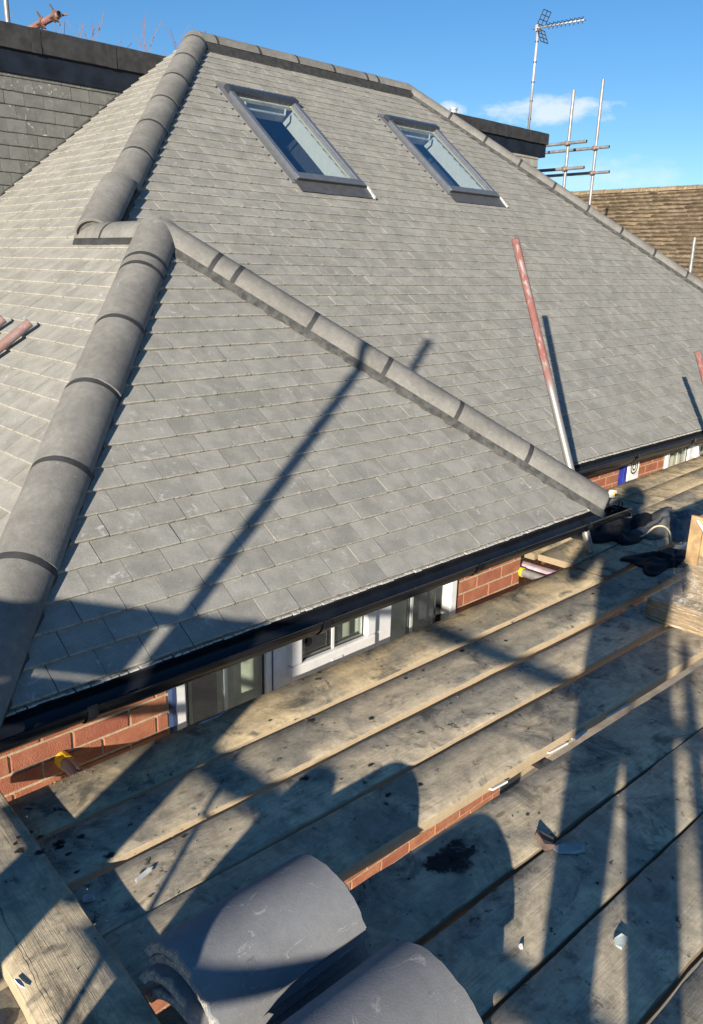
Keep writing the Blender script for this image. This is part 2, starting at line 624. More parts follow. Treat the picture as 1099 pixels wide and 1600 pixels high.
def mat_brown_tile():
    t = NT('mossy_brown_tile')
    r = t.attr('rnd')
    vec = t.position()
    n = t.noise(vec, 1.2, 6, 0.7)
    n2 = t.noise(vec, 16, 5, 0.7)
    c = t.mix(t.ramp(n, 0.35, 0.7), (0.225, 0.168, 0.105, 1), (0.275, 0.210, 0.135, 1))
    c = scale_color(t, c, t.math('MULTIPLY', t.val(r, 0.72, 1.25), t.val(n2, 0.7, 1.3)))
    c = t.mix(t.ramp(n2, 0.54, 0.66, 0, 0.85), c, (0.42, 0.37, 0.26, 1))
    m = t.noise(vec, 9, 5, 0.7, 0.6)
    c = t.mix(t.ramp(m, 0.60, 0.70, 0, 0.5), c, (0.125, 0.095, 0.058, 1))
    t.bump(n2, 0.9, 0.03)
    return t.done(c, 0.95, spec=0.15)


M_BROWN = mat_brown_tile()
M_BROWNNOSE = mat_plain('course_shadow_nose', (0.095, 0.070, 0.045), 0.95, var=0.35, scale=3)  # shadow lines between courses, painted as dark nose faces


def mat_wrap():
    t = NT('stretch_wrapped_stack')
    vec = t.coords('Object')
    n = t.noise(vec, 4, 5, 0.6)
    f = t.noise(t.coords('Object', (3, 3, 26)), 3.0, 5, 0.7, 1.6)
    c = t.mix(t.ramp(n, 0.35, 0.65), (0.40, 0.28, 0.155, 1), (0.27, 0.215, 0.15, 1))
    c = t.mix(t.ramp(f, 0.52, 0.66, 0, 0.6), c, (0.62, 0.58, 0.50, 1))
    t.bump(f, 0.9, 0.02)
    return t.done(c, t.ramp(f, 0.4, 0.7, 0.5, 0.18), spec=0.6)


M_WRAP = mat_wrap()
M_FILM = mat_plain('loose_film', (0.55, 0.55, 0.54), 0.25, spec=0.6, var=0.2)
M_KERN = mat_plain('cardboard_top', (0.37, 0.245, 0.125), 0.8, var=0.25)

# ------------------------------------------------------------------ house geometry constants
PITCH = math.radians(38.888)
T, CP, SP = math.tan(PITCH), math.cos(PITCH), math.sin(PITCH)
W, D, H, L = 3.4566, 0.640, 3.7786, 2.6387
WT = 2 * H + L
YC = 4.65
ZB = -0.30                                   # top of the scaffold boards
ZG = -2.60                                   # ground
PW, GA = 0.1555, 0.0975                      # tile width and gauge

house = empty('house', 'long low house with grey tiled hipped roof, two skylights and a projecting front bay', 'house')

# ------------------------------------------------------------------ setting
g = meshobj('ground', [(-400, -400, ZG), (400, -400, ZG), (400, 400, ZG), (-400, 400, ZG)], [(0, 1, 2, 3)], M_GROUND)
g['kind'] = 'structure'


# ------------------------------------------------------------------ tiled slopes
def clip(poly, a, b, c):
    """keep a*u+b*v+c >= 0"""
    out = []
    n = len(poly)
    for i in range(n):
        p, q = poly[i], poly[(i + 1) % n]
        dp, dq = a * p[0] + b * p[1] + c, a * q[0] + b * q[1] + c
        if dp >= 0:
            out.append(p)
        if (dp > 0 > dq) or (dp < 0 < dq):
            k = dp / (dp - dq)
            out.append((p[0] + (q[0] - p[0]) * k, p[1] + (q[1] - p[1]) * k))
    return out


def clip_convex(poly, cv):
    n = len(cv)
    area = sum(cv[i][0] * cv[(i + 1) % n][1] - cv[(i + 1) % n][0] * cv[i][1] for i in range(n))
    s = 1 if area > 0 else -1
    for i in range(n):
        (x0, y0), (x1, y1) = cv[i], cv[(i + 1) % n]
        a, b = -(y1 - y0) * s, (x1 - x0) * s
        poly = clip(poly, a, b, -(a * x0 + b * y0))
        if len(poly) < 3:
            return []
    return poly


def poly_area(p):
    return abs(sum(p[i][0] * p[(i + 1) % len(p)][1] - p[(i + 1) % len(p)][0] * p[i][1] for i in range(len(p)))) / 2


TH, LEN, NOSE = 0.0125, 0.150, 0.0032


def tile_geom(poly, seg, rng, drop=0.0):
    """poly in tile-local (u,v), v=0 the nose. Returns verts, faces, material index"""
    def wt(v):
        return TH - (TH / GA) * v * 0.97 + drop

    top = clip(poly, 0, 1, -NOSE)
    if len(top) < 3:
        return [], [], []
    if sum(top[i][0] * top[(i + 1) % len(top)][1] - top[(i + 1) % len(top)][0] * top[i][1] for i in range(len(top))) < 0:
        top = top[::-1]
    n = len(top)
    # find nose edge (both ends at v = NOSE)
    ne = None
    for i in range(n):
        p, q = top[i], top[(i + 1) % n]
        if abs(p[1] - NOSE) < 1e-6 and abs(q[1] - NOSE) < 1e-6 and abs(q[0] - p[0]) > 1e-4:
            ne = i
    ring, nose_idx = [], []
    for i in range(n):
        if i == ne:
            p, q = top[i], top[(i + 1) % n]
            k = max(1, int(seg * (abs(q[0] - p[0]) / PW) + 0.5)) if seg > 1 else 1
            for j in range(k + 1):
                f = j / k
                jit = 0 if j in (0, k) else rng.uniform(-0.0012, 0.0012)
                if j < k:
                    ring.append((p[0] + (q[0] - p[0]) * f, NOSE + jit))
            nose_idx = list(range(len(ring) - k, len(ring))) + [None]
        else:
            ring.append(top[i])
    m = len(ring)
    if ne is not None:
        nose_idx[-1] = (nose_idx[-2] + 1) % m
    vs = [(u, v, wt(v)) for u, v in ring]
    fs, mi = [tuple(range(m))], [0]
    # sides
    nose_set = set()
    if ne is not None:
        for a, b in zip(nose_idx[:-1], nose_idx[1:]):
            nose_set.add((a, b))
    base = len(vs)
    vs += [(u, v, wt(v) - TH - 0.004) for u, v in ring]
    for i in range(m):
        j = (i + 1) % m
        if (i, j) in nose_set:
            continue
        fs.append((i, base + i, base + j, j))
        mi.append(0)
    if ne is not None:
        b2 = len(vs)
        for ii in nose_idx:
            u = ring[ii][0]
            jit = rng.uniform(-0.0013, 0.0010) if seg > 1 else 0
            vs.append((u, 0.0 + jit, wt(0) - 0.0030))
            vs.append((u, 0.0006 + jit, wt(0) - TH - 0.004))
        for k in range(len(nose_idx) - 1):
            a, b = nose_idx[k], nose_idx[k + 1]
            fs.append((b2 + 2 * k, b2 + 2 * k + 2, b, a)); mi.append(1)
            fs.append((b2 + 2 * k + 1, b2 + 2 * k + 3, b2 + 2 * k + 2, b2 + 2 * k)); mi.append(1)
    return vs, fs, mi


RT = random.Random(3)
FULL = [(0.0012, 0), (PW - 0.0016, 0), (PW - 0.0016, LEN), (0.0012, LEN)]
full_meshes = {}


def full_mesh(kind, mats, w=PW):
    if kind not in full_meshes:
        full_meshes[kind] = []
        for k in range(5):
            vs, fs, mi = tile_geom(FULL, 7, RT)
            me = bpy.data.meshes.new('roof_tile')
            me.from_pydata(vs, [], fs)
            for m in mats:
                me.materials.append(m)
            me.polygons.foreach_set('material_index', mi)
            full_meshes[kind].append(me)
    return RT.choice(full_meshes[kind])


def pix(P):
    d = Vector(P) - CAM
    z = d.dot(fwd)
    if z < 0.05:
        return None, z
    return (IW / 2 + FPX * d.dot(rt) / z, IH / 2 - FPX * d.dot(upv) / z), z


def in_view(P, margin=30):
    p, z = pix(P)
    return p is not None and -margin < p[0] < IW + margin and -margin < p[1] < IH + margin


def tile_slope(slope_obj, F, polys, holes=(), phase=(0.1385, 0.057), limit=300, mats=None, smats=None, rows_from=0, name='roof_tile', prefer=None):
    """lay tiles in the convex polys (uv); the LIMIT nearest in view are objects, the rest one joined part"""
    mats = mats or [M_TILE, M_TEDGE]
    smats = smats or [M_TILES, M_TEDGES]
    allu = [p[0] for q in polys for p in q]
    allv = [p[1] for q in polys for p in q]
    rows = range(int((max(allv)) / GA) + 2)
    cand = []
    for r in rows:
        v0 = r * GA + RT.uniform(-0.0012, 0.0012)
        ph = phase[r % 2] + RT.uniform(-0.008, 0.008) * (1 if r % 3 == 0 else 0.4)
        k0, k1 = int((min(allu) - ph) / PW) - 1, int((max(allu) - ph) / PW) + 1
        for k in range(k0, k1 + 1):
            u0 = ph + k * PW + RT.uniform(-0.0008, 0.0008)
            full = [(p[0] + u0, p[1] + v0) for p in FULL]
            pieces = []
            for cv in polys:
                q = clip_convex(full, cv)
                if len(q) >= 3 and poly_area(q) > 2e-4:
                    pieces.append(q)
            for (hu0, hv0, hu1, hv1) in holes:
                nxt = []
                for q in pieces:
                    a = clip(q, -1, 0, hu0)
                    b = clip(q, 1, 0, -hu1)
                    mid = clip(clip(q, 1, 0, -hu0), -1, 0, hu1) if len(clip(q, 1, 0, -hu0)) >= 3 else []
                    c = clip(mid, 0, -1, hv0) if len(mid) >= 3 else []
                    e = clip(mid, 0, 1, -hv1) if len(mid) >= 3 else []
                    for x in (a, b, c, e):
                        if len(x) >= 3 and poly_area(x) > 2e-4:
                            nxt.append(x)
                pieces = nxt
            if not pieces:
                continue
            pieces.sort(key=poly_area, reverse=True)
            ctr = F @ Vector((u0 + PW / 2, v0 + GA / 2, 0))
            vis = in_view(ctr) and all(min(p[1] for p in q) < v0 + GA for q in pieces[:1])
            if prefer and not prefer(ctr):
                vis = False
            cand.append(((ctr - CAM).length if vis else 1e6, u0, v0, pieces))
    order = sorted(range(len(cand)), key=lambda i: cand[i][0])
    single = {i for i in order[:limit] if cand[i][0] < 1e5}
    sv, sf, sm, srnd = [], [], [], []
    for i, (dist, u0, v0, pieces) in enumerate(cand):
        rot = RT.uniform(-0.004, 0.004)
        lift = RT.uniform(-0.0012, 0.0016)
        tilt = RT.uniform(-0.006, 0.006)
        Mx = F @ Matrix.Translation((u0, v0, lift)) @ Matrix.Rotation(rot, 4, 'Z') @ Matrix.Rotation(tilt, 4, 'Y')
        if i in single:
            q = pieces[0]
            if abs(poly_area(q) - poly_area(FULL)) < 1e-6:
                o = bpy.data.objects.new(name, full_mesh(mats[0].name, mats))
                COL.objects.link(o)
                o.parent = slope_obj
                o.matrix_basis = Mx
            else:
                vs, fs, mi = tile_geom([(p[0] - u0, p[1] - v0) for p in q], 7, RT)
                if fs:
                    meshobj(name, vs, fs, mats, slope_obj, mi, mw=Mx)
            rest = pieces[1:]
        else:
            rest = pieces
        for q in rest:
            vs, fs, mi = tile_geom([(p[0] - u0, p[1] - v0) for p in q], 3 if dist < 1e5 else 1, RT)
            b = len(sv)
            sv += [Mx @ Vector(x) for x in vs]
            rr = RT.random()
            srnd += [rr] * len(vs)
            sf += [[x + b for x in f] for f in fs]
            sm += mi
    if sf:
        o = meshobj('tile_courses', sv, sf, smats, slope_obj, sm)
        a = o.data.attributes.new('rnd', 'FLOAT', 'POINT')
        a.data.foreach_set('value', srnd)
        o['kind'] = 'stuff'


def deck(name, F, polys, holes=(), parent=house, w=-0.022):
    """the underlay sheet below the tiles, with openings cut for the skylights"""
    mb = MB()
    for cv in polys:
        pcs = [list(cv)]
        for (hu0, hv0, hu1, hv1) in holes:
            nxt = []
            for q in pcs:
                a, b = clip(q, -1, 0, hu0), clip(q, 1, 0, -hu1)
                mid = clip(q, 1, 0, -hu0)
                mid = clip(mid, -1, 0, hu1) if len(mid) >= 3 else []
                c = clip(mid, 0, -1, hv0) if len(mid) >= 3 else []
                e = clip(mid, 0, 1, -hv1) if len(mid) >= 3 else []
                nxt += [x for x in (a, b, c, e) if len(x) >= 3 and poly_area(x) > 1e-4]
            pcs = nxt
        for q in pcs:
            mb.add([F @ Vector((p[0], p[1], w)) for p in q], [tuple(range(len(q)))])
    return mb.build(name, M_DARKUNDER, parent)


F_FRONT = frame((0, 0, 0), (1, 0, 0), (0, CP, SP), (0, -SP, CP))
F_MAIN = frame((0, D, 0), (1, 0, 0), (0, CP, SP), (0, -SP, CP))
F_SIDE = frame((0, 0, 0), (0, -1, 0), (CP, 0, SP), (-SP, 0, CP))
F_BAYR = frame((W, 0, 0), (0, 1, 0), (-CP, 0, SP), (SP, 0, CP))
F_RIGHT = frame((WT, D, 0), (0, 1, 0), (-CP, 0, SP), (SP, 0, CP))

p_bay = [[(0, 0), (W, 0), (W / 2, W / 2 / CP)]]
p_main = [[(W / 2, W / 2 / CP), (W, 0), (WT, 0), (H + L, H / CP), (H, H / CP)]]
xr = H - (YC - (H + D))
p_side = [[(0, 0), (-YC, 0), (-YC, W / 2 / CP), (-W / 2, W / 2 / CP)],
          [(-(W / 2 + D), W / 2 / CP), (-YC, W / 2 / CP), (-YC, xr / CP), (-(H + D), H / CP)]]
p_bayr = [[(0, 0), (D, 0), (W / 2 + D, W / 2 / CP), (W / 2, W / 2 / CP)]]
SKY = [(3.625, 2.900, 4.335, 4.080), (5.490, 2.985, 6.215, 4.115)]     # outer frames of the skylights on the main slope
HOLES = [(a + 0.046, b + 0.046, c - 0.046, d_ - 0.046) for a, b, c, d_ in SKY]

s_bay = deck('roof_slope', F_FRONT, p_bay)
s_main = deck('roof_slope', F_MAIN, p_main, HOLES)
s_side = deck('roof_slope', F_SIDE, p_side)
s_bayr = deck('roof_slope', F_BAYR, p_bayr)
s_right = deck('roof_slope', F_RIGHT, [[(0, 0), (4, 0), (H, H / CP)]], w=0.0)
tile_slope(s_bay, F_FRONT, p_bay)
HIPC = Vector((W / 2, W / 2, W / 2 * T))


def not_behind_bay(P):
    """main-slope tiles that the bay roof does not hide"""
    d = (Vector(P) - CAM)
    # intersection with the bay front slope plane z = y*T
    den = d.z - d.y * T
    if abs(den) < 1e-9:
        return True
    t = (CAM.y * T - CAM.z) / den
    if 0 < t < 0.98:
        q = CAM + d * t
        return not (q.y > 0 and q.y < min(q.x, W - q.x))
    return True


tile_slope(s_main, F_MAIN, p_main, HOLES, prefer=not_behind_bay)
tile_slope(s_side, F_SIDE, p_side, phase=(0.02, 0.098))
tile_slope(s_bayr, F_BAYR, p_bayr, limit=0)


# ------------------------------------------------------------------ hip and ridge tiles
def arc_profile(R, half, n):
    return [(R * math.sin(a), R * math.cos(a)) for a in np.linspace(-half, half, n)]


def ridge_tile_mesh(length, R=0.118, half=1.32, th=0.014, n=15, rng=RT, open_low=True, rough=0.0012):
    """half-round tile along local +y, crown up; origin at the centre of the arc"""
    mb = MB()
    be = 0.004
    ys = [0, be, length * 0.33, length * 0.66, length - be, length]
    out = []
    pz = [rng.uniform(0, 6.28) for _ in range(8)]
    wob = lambda a, q: rough * (0.9 * math.sin(a * 7 + pz[q]) + 0.7 * math.sin(a * 17 + pz[q + 1]) + 0.5 * math.sin(a * 31 + pz[q + 2]) + 0.3 * rng.uniform(-1, 1))
    angs = np.linspace(-half, half, n)
    w0, w1 = [wob(a, 0) for a in angs], [0.3 * wob(a, 3) for a in angs]
    for i, y in enumerate(ys):
        rr = R - (0.003 if i in (0, len(ys) - 1) else 0)
        out.append([(x, y + (w0[k] if i < 2 else (w1[k] if i > len(ys) - 3 else 0)), z) for k, (x, z) in enumerate(arc_profile(rr, half, n))])
    inn = []
    for y in (0, length):
        inn.append([(x, y + 0.001 * (1 if y == 0 else -1), z) for x, z in arc_profile(R - th, half, n)])
    vs = [p for ring in out for p in ring] + [p for ring in inn for p in ring]
    fs = []
    for i in range(len(ys) - 1):
        for k in range(n - 1):
            fs.append((i * n + k + 1, i * n + k, (i + 1) * n + k, (i + 1) * n + k + 1))
    b = len(ys) * n
    for k in range(n - 1):
        fs.append((b + k, b + k + 1, b + n + k + 1, b + n + k))
        fs.append((k, k + 1, b + k + 1, b + k))
        e = (len(ys) - 1) * n
        fs.append((e + k + 1, e + k, b + n + k, b + n + k + 1))
    for s_ in (0, n - 1):
        for i in range(len(ys) - 1):
            pass
        a = [i * n + s_ for i in range(len(ys))]
        fs.append(tuple(a + [b + n + s_, b + s_]) if s_ else tuple([b + s_, b + n + s_] + a[::-1]))
    mb.add(vs, fs)
    for i, f in enumerate(mb.f):
        if all(q < n or b <= q < b + n for q in f) and any(q < n for q in f) or (all((len(ys) - 1) * n <= q < len(ys) * n or q >= b + n for q in f) and any(q < b for q in f)):
            mb.m[i] = 1
    return mb


def along(p0, dirn, upn, s):
    """matrix with local y along dirn, z close to upn, origin at p0+dirn*s"""
    y = Vector(dirn).normalized()
    z = Vector(upn)
    z = (z - y * z.dot(y)).normalized()
    x = y.cross(z)
    o = Vector(p0) + y * s
    return Matrix(((x.x, y.x, z.x, o.x), (x.y, y.y, z.y, o.y), (x.z, y.z, z.z, o.z), (0, 0, 0, 1)))


K3 = 1 / math.sqrt(2 + T * T)
CEN = -0.055                     # arc centre relative to the line where the tile planes meet


def ridge_run(name, p0, dirn, joints, end, start, R=0.118, rng=RT, half=1.32, cen=CEN):
    """tiles along dirn between start, joints and end; dark strip at each joint"""
    cuts = [start] + list(joints) + [end]
    for a, b in zip(cuts[:-1], cuts[1:]):
        g_ = 0.010
        mb = ridge_tile_mesh(b - a - 2 * g_, R, half)
        o = mb.build(name, [M_RIDGE, M_RIDGE], house, mw=along(p0, dirn, (0, 0, 1), a + g_) @ Matrix.Translation((RT.uniform(-.002, .002), 0, cen + RT.uniform(-.0015, .0015))) @ Matrix.Rotation(RT.uniform(-.006, .006), 4, 'Z'))
        smooth_by_angle(o, 35)
        if b in joints:
            ms = MB()
            pr = arc_profile(R + 0.0006, half, 15)
            y0, y1 = b - a - 2 * g_ - 0.003, b - a + 0.003
            vs = [(x, y0, z) for x, z in pr] + [(x, y1, z) for x, z in pr]
            ms.add(vs, [(k + 1, k, 15 + k, 16 + k) for k in range(14)])
            smooth_by_angle(ms.build('joint_strip', M_JOINT, o))


def hip_roll(p0, dirn, s0, s1, nA, nB, mat_a, R=0.118, lat=0.150, wave=True, half=1.32, cen=CEN):
    """the flexible roll that closes the gap between tile edge and slopes, on both sides"""
    y = Vector(dirn).normalized()
    z = Vector((0, 0, 1))
    z = (z - y * z.dot(y)).normalized()
    x = y.cross(z)
    for side, nn in ((1, nA), (-1, nB)):
        if nn is None:
            continue
        nn = Vector(nn)
        mb = MB()
        st = int((s1 - s0) / 0.022)
        vs = []
        for i in range(st + 1):
            s = s0 + (s1 - s0) * i / st
            base = Vector(p0) + y * s
            e = base + x * side * (R * math.sin(half) - 0.012) + z * (cen + R * math.cos(half) + 0.006)
            saw = ((s * 0.63 / GA * (1 if wave else 0)) % 1.0)
            lt = lat + RT.uniform(-.002, .002) + 0.016 * (saw - 0.5)
            q = base + x * side * lt
            q = q - Vector((0, 0, 1)) * ((q - Vector(p0)).dot(nn) / nn.z)          # down onto the slope
            q = q + nn * (0.012 + RT.uniform(0, .0015))
            mid = (e + q) / 2 + nn * (0.003 + RT.uniform(-.001, .001))
            vs += [e, mid, q]
        fs = []
        for i in range(st):
            for k in range(2):
                a = i * 3 + k
                f = (a, a + 1, a + 4, a + 3)
                fs.append(f if side < 0 else f[::-1])
        mb.add(vs, fs)
        smooth_by_angle(mb.build('hip_roll', mat_a, house), 50)


N_FRONT, N_SIDE, N_RIGHT = (0, -SP, CP), (-SP, 0, CP), (SP, 0, CP)
d_l = (K3, K3, K3 * T)
d_r = (-K3, K3, K3 * T)
LB = W / 2 / K3                                      # length of a bay hip
t0, t1, t2, t3, t4 = 2.3704, 2.3434, 5.596, 0.161, 0.0977
# bay, left hip: joints from the fit (gauge 0.45), the cut piece near the top
jl = [t0 - 0.45 * k for k in range(5) if t0 - 0.45 * k > 0.1] + [t0 + 0.085]
ridge_run('hip_tile', (0, 0, 0), d_l, sorted(jl), LB + 0.03, -0.05)
hip_roll((0, 0, 0), d_l, -0.02, LB, N_FRONT, N_SIDE, M_CRACK, lat=0.104)
jr = [t1 - 0.45 * k for k in range(5) if t1 - 0.45 * k > 0.2] + [t1 + 0.125]
ridge_run('hip_tile', (W, 0, 0), d_r, sorted(jr), LB + 0.02, 0.02)
M_GREYROLL = mat_plain('grey_hip_roll', (0.088, 0.087, 0.080), 0.9, var=0.42, scale=26, bump=0.4)
hip_roll((W, 0, 0), d_r, 0.04, LB - 0.02, N_RIGHT, N_FRONT, M_GREYROLL)
# main, left hip (lower end stops on the bay ridge)
SD = W / 2 / K3
jm = [t2 - 0.45 * k for k in range(6)]
jm = [j for j in jm if j > SD + 0.2]
LM = H / K3
extra = [t2 + 0.45] if t2 + 0.45 < LM - 0.1 else []
j0 = min(jm)
ridge_run('hip_tile', (0, D, 0), d_l, [], j0, SD - 0.085, cen=-0.012)
ridge_run('hip_tile', (0, D, 0), d_l, sorted([j for j in jm if j > j0] + extra), LM + 0.03, j0)
hip_roll((0, D, 0), d_l, SD + 0.03, LM, N_FRONT, N_SIDE, M_CRACK, lat=0.104)
# bay ridge, running back to the main hip
pC = Vector((W / 2, W / 2, W / 2 * T))
ridge_run('ridge_tile', pC, (0, 1, 0), [0.42], D + 0.085, 0.02, cen=-0.078)
hip_roll(pC, (0, 1, 0), 0.0, D + 0.08, N_RIGHT, N_SIDE, M_CRACK, wave=False, cen=-0.078, lat=0.124)
# main ridge
pE = Vector((H, H + D, H * T))
ridge_run('ridge_tile', pE, (1, 0, 0), [t3 + 0.45 * k for k in range(5)] + [t3 + 1.96], L + 0.0, -0.02)
hip_roll(pE, (1, 0, 0), 0.0, L, N_FRONT, None, M_CRACK, wave=False)
# main right hip
pG = Vector((WT, D, 0))
jx = [LM - t4 - 0.45 * k for k in range(1, 14)]
jx = [j for j in jx if j > 0.2]
ridge_run('hip_tile', pG, d_r, sorted(jx), LM + 0.02, 0.0)
hip_roll(pG, d_r, 0.05, LM, N_RIGHT, N_FRONT, M_GREYROLL)
# mortar end fill of the main hip's lowest tile
mb = MB()
pr = arc_profile(0.104, 1.32, 15)
mb.add([(x, 0, z) for x, z in pr], [tuple(range(15))])
mb.build('mortar_fill', mat_plain('grey_mortar', (0.12, 0.118, 0.11), 0.95, var=0.25, scale=50, bump=0.5), house, mw=along((0, D, 0), d_l, (0, 0, 1), SD - 0.060) @ Matrix.Translation((0, 0, -0.012)))


# ------------------------------------------------------------------ skylights
def skylight(rect):
    u0, v0, u1, v1 = rect
    F = F_MAIN
    fr = MB()
    fw, h = 0.044, 0.050
    # one ring of covers with a lower inner lip
    prof = [(0.0, 0.0), (0.0, h), (fw, h), (fw, h - 0.013), (fw + 0.014, h - 0.014), (fw + 0.014, 0.003)]
    rv, n = [], len(prof)
    for cu, cv, su, sv in ((u0, v0 + 0.012, 1, 1), (u1, v0 + 0.012, -1, 1), (u1, v1 - 0.02, -1, -1), (u0, v1 - 0.02, 1, -1)):
        rv += [F @ Vector((cu + su * a_, cv + sv * a_, b_)) for a_, b_ in prof]
    fr.add(rv, [(c_ * n + k_, ((c_ + 1) % 4) * n + k_, ((c_ + 1) % 4) * n + k_ + 1, c_ * n + k_ + 1) for c_ in range(4) for k_ in range(n - 1)])
    o = fr.build('skylight', M_SKYFRAME, house)
    bv = o.modifiers.new('bevel', 'BEVEL')
    bv.width = 0.006
    bv.segments = 2
    # top hood
    hd = MB()
    pr = [(0.0, 0.0), (0.0, 0.050), (-0.012, 0.062), (-0.066, 0.070), (-0.082, 0.064), (-0.085, 0.046), (-0.085, 0.0)]
    vs = []
    for u in (u0 - 0.002, u1 + 0.002):
        vs += [F @ Vector((u, v1 + a, b)) for a, b in pr]
    n = len(pr)
    hd.add(vs, [(k + 1, k, n + k, n + k + 1) for k in range(n - 1)] + [tuple(range(n)), tuple(range(2 * n - 1, n - 1, -1))])
    hd.build('top_hood', M_HOOD, o)
    # bottom sash cover: a sloping sill over a dark gasket
    bt = MB()
    bt.box((u0 + 0.002, v0, 0.034), (u1 - 0.002, v0 + 0.066, 0.054), M=F)
    ob = bt.build('bottom_rail', M_SKYFRAME, o)
    bv = ob.modifiers.new('bevel', 'BEVEL')
    bv.width = 0.007
    bv.segments = 2
    gk = MB()
    gk.box((u0 + 0.004, v0 + 0.004, 0.004), (u1 - 0.004, v0 + 0.062, 0.034), M=F)
    ln_ = MB()
    ln_.box((u1 - fw - 0.030, v0 + 0.07, 0.005), (u1 - fw - 0.017, v1 - 0.09, 0.0205), M=F)
    ln_.build('sash_lining', M_CREAM, o)
    gk.build('gasket', M_JOINT, o)
    # glazing and the white lined shaft behind it
    gl = MB()
    a, b, c, d_ = u0 + fw + 0.012, v0 + 0.07, u1 - fw - 0.012, v1 - 0.10
    gl.add([F @ Vector(p) for p in ((a, b, 0.022), (c, b, 0.022), (c, d_, 0.022), (a, d_, 0.022))], [(0, 1, 2, 3)])
    gl.build('pane', M_SKYGLASS, o)
    sh = MB()
    a, b, c, d_ = u0 + fw, v0 + 0.056, u1 - fw, v1 - 0.056
    z0, z1 = 0.018, -0.16
    P = lambda u, v, w: F @ Vector((u, v, w))
    flare = 0.05
    vs = [P(a, b, z0), P(c, b, z0), P(c, d_, z0), P(a, d_, z0), P(a, b - flare, z1), P(c, b - flare, z1), P(c, d_ + flare * 0.4, z1), P(a, d_ + flare * 0.4, z1)]
    sh.add(vs, [(0, 1, 5, 4), (1, 2, 6, 5), (2, 3, 7, 6), (3, 0, 4, 7)])
    sh.build('reveal', M_REVEAL, o)
    rm = MB()
    rm.add([P(a - .25, b - .6, z1), P(c + .25, b - .6, z1), P(c + .25, d_ + .1, z1), P(a - .25, d_ + .1, z1),
            P(a - .25, b - .6, z1 - 1.2), P(c + .25, b - .6, z1 - 1.2), P(c + .25, d_ + .1, z1 - 1.2), P(a - .25, d_ + .1, z1 - 1.2)],
           [(0, 1, 5, 4), (1, 2, 6, 5), (2, 3, 7, 6), (3, 0, 4, 7), (4, 5, 6, 7)])
    rm.build('attic_room', M_ROOM, o)
    # ventilation bar under the top rail
    hb = MB()
    hb.tube([P(a + 0.10, d_ - 0.07, 0.006), P(a + 0.11, d_ - 0.10, -0.035), P(c - 0.11, d_ - 0.10, -0.035), P(c - 0.10, d_ - 0.07, 0.006)], 0.010, 8)
    hb.box((a, d_ - 0.05, -0.012), (c, d_ - 0.004, 0.014), M=F)
    hb.build('vent_bar', M_ALARMW, o)
    # flashings: side gutters, lead apron, corner piece coloured pale as if sunlit
    fl = MB()
    fl.box((u0 - 0.058, v0 - 0.02, -0.005), (u0 - 0.002, v1 + 0.02, 0.019), M=F)
    fl.box((u1 + 0.002, v0 - 0.02, -0.005), (u1 + 0.050, v1 + 0.02, 0.019), M=F)
    fl.box((u0 - 0.058, v1 + 0.002, -0.005), (u1 + 0.05, v1 + 0.060, 0.022), M=F)
    fl.build('side_flashing', M_FLASH, o)
    ap = MB()
    n = 14
    vs = []
    for i in range(n + 1):
        u = u0 - 0.03 + (u1 - u0 + 0.06) * i / n
        for v, wz in ((v0 + 0.01, 0.020), (v0 - 0.05, 0.019), (v0 - 0.125, 0.0165)):
            vs.append(F @ Vector((u, v + RT.uniform(-.003, .003), wz + RT.uniform(-.0012, .0012))))
    ap.add(vs, [(i * 3 + k + 1, (i + 1) * 3 + k + 1, (i + 1) * 3 + k, i * 3 + k) for i in range(n) for k in range(2)])
    ap.build('apron', M_LEAD, o)
    wd = MB()
    wd.box((0, 0, 0.016), (0.020, 0.15, 0.032), M=F @ Matrix.Translation((u1 + 0.012, v0 - 0.13, 0)) @ Matrix.Rotation(-0.16, 4, 'Z'))
    wd.build('corner_wedge', M_STRIP, o)
    # black foam showing at the tile edges on the left
    fm = MB()
    v = v0 + 0.02
    while v < v1:
        fm.box((u0 - 0.072, v, 0.0), (u0 - 0.055, v + 0.016, 0.012), M=F)
        v += GA
    fo = fm.build('foam_seal', M_JOINT, o)
    fo['kind'] = 'stuff'
    return o


sk1 = skylight(SKY[0])
sk1['label'] = 'skylight nearer the bay, left of the other'
sk2 = skylight(SKY[1])
sk2['label'] = 'skylight farther along, close to the right hip'

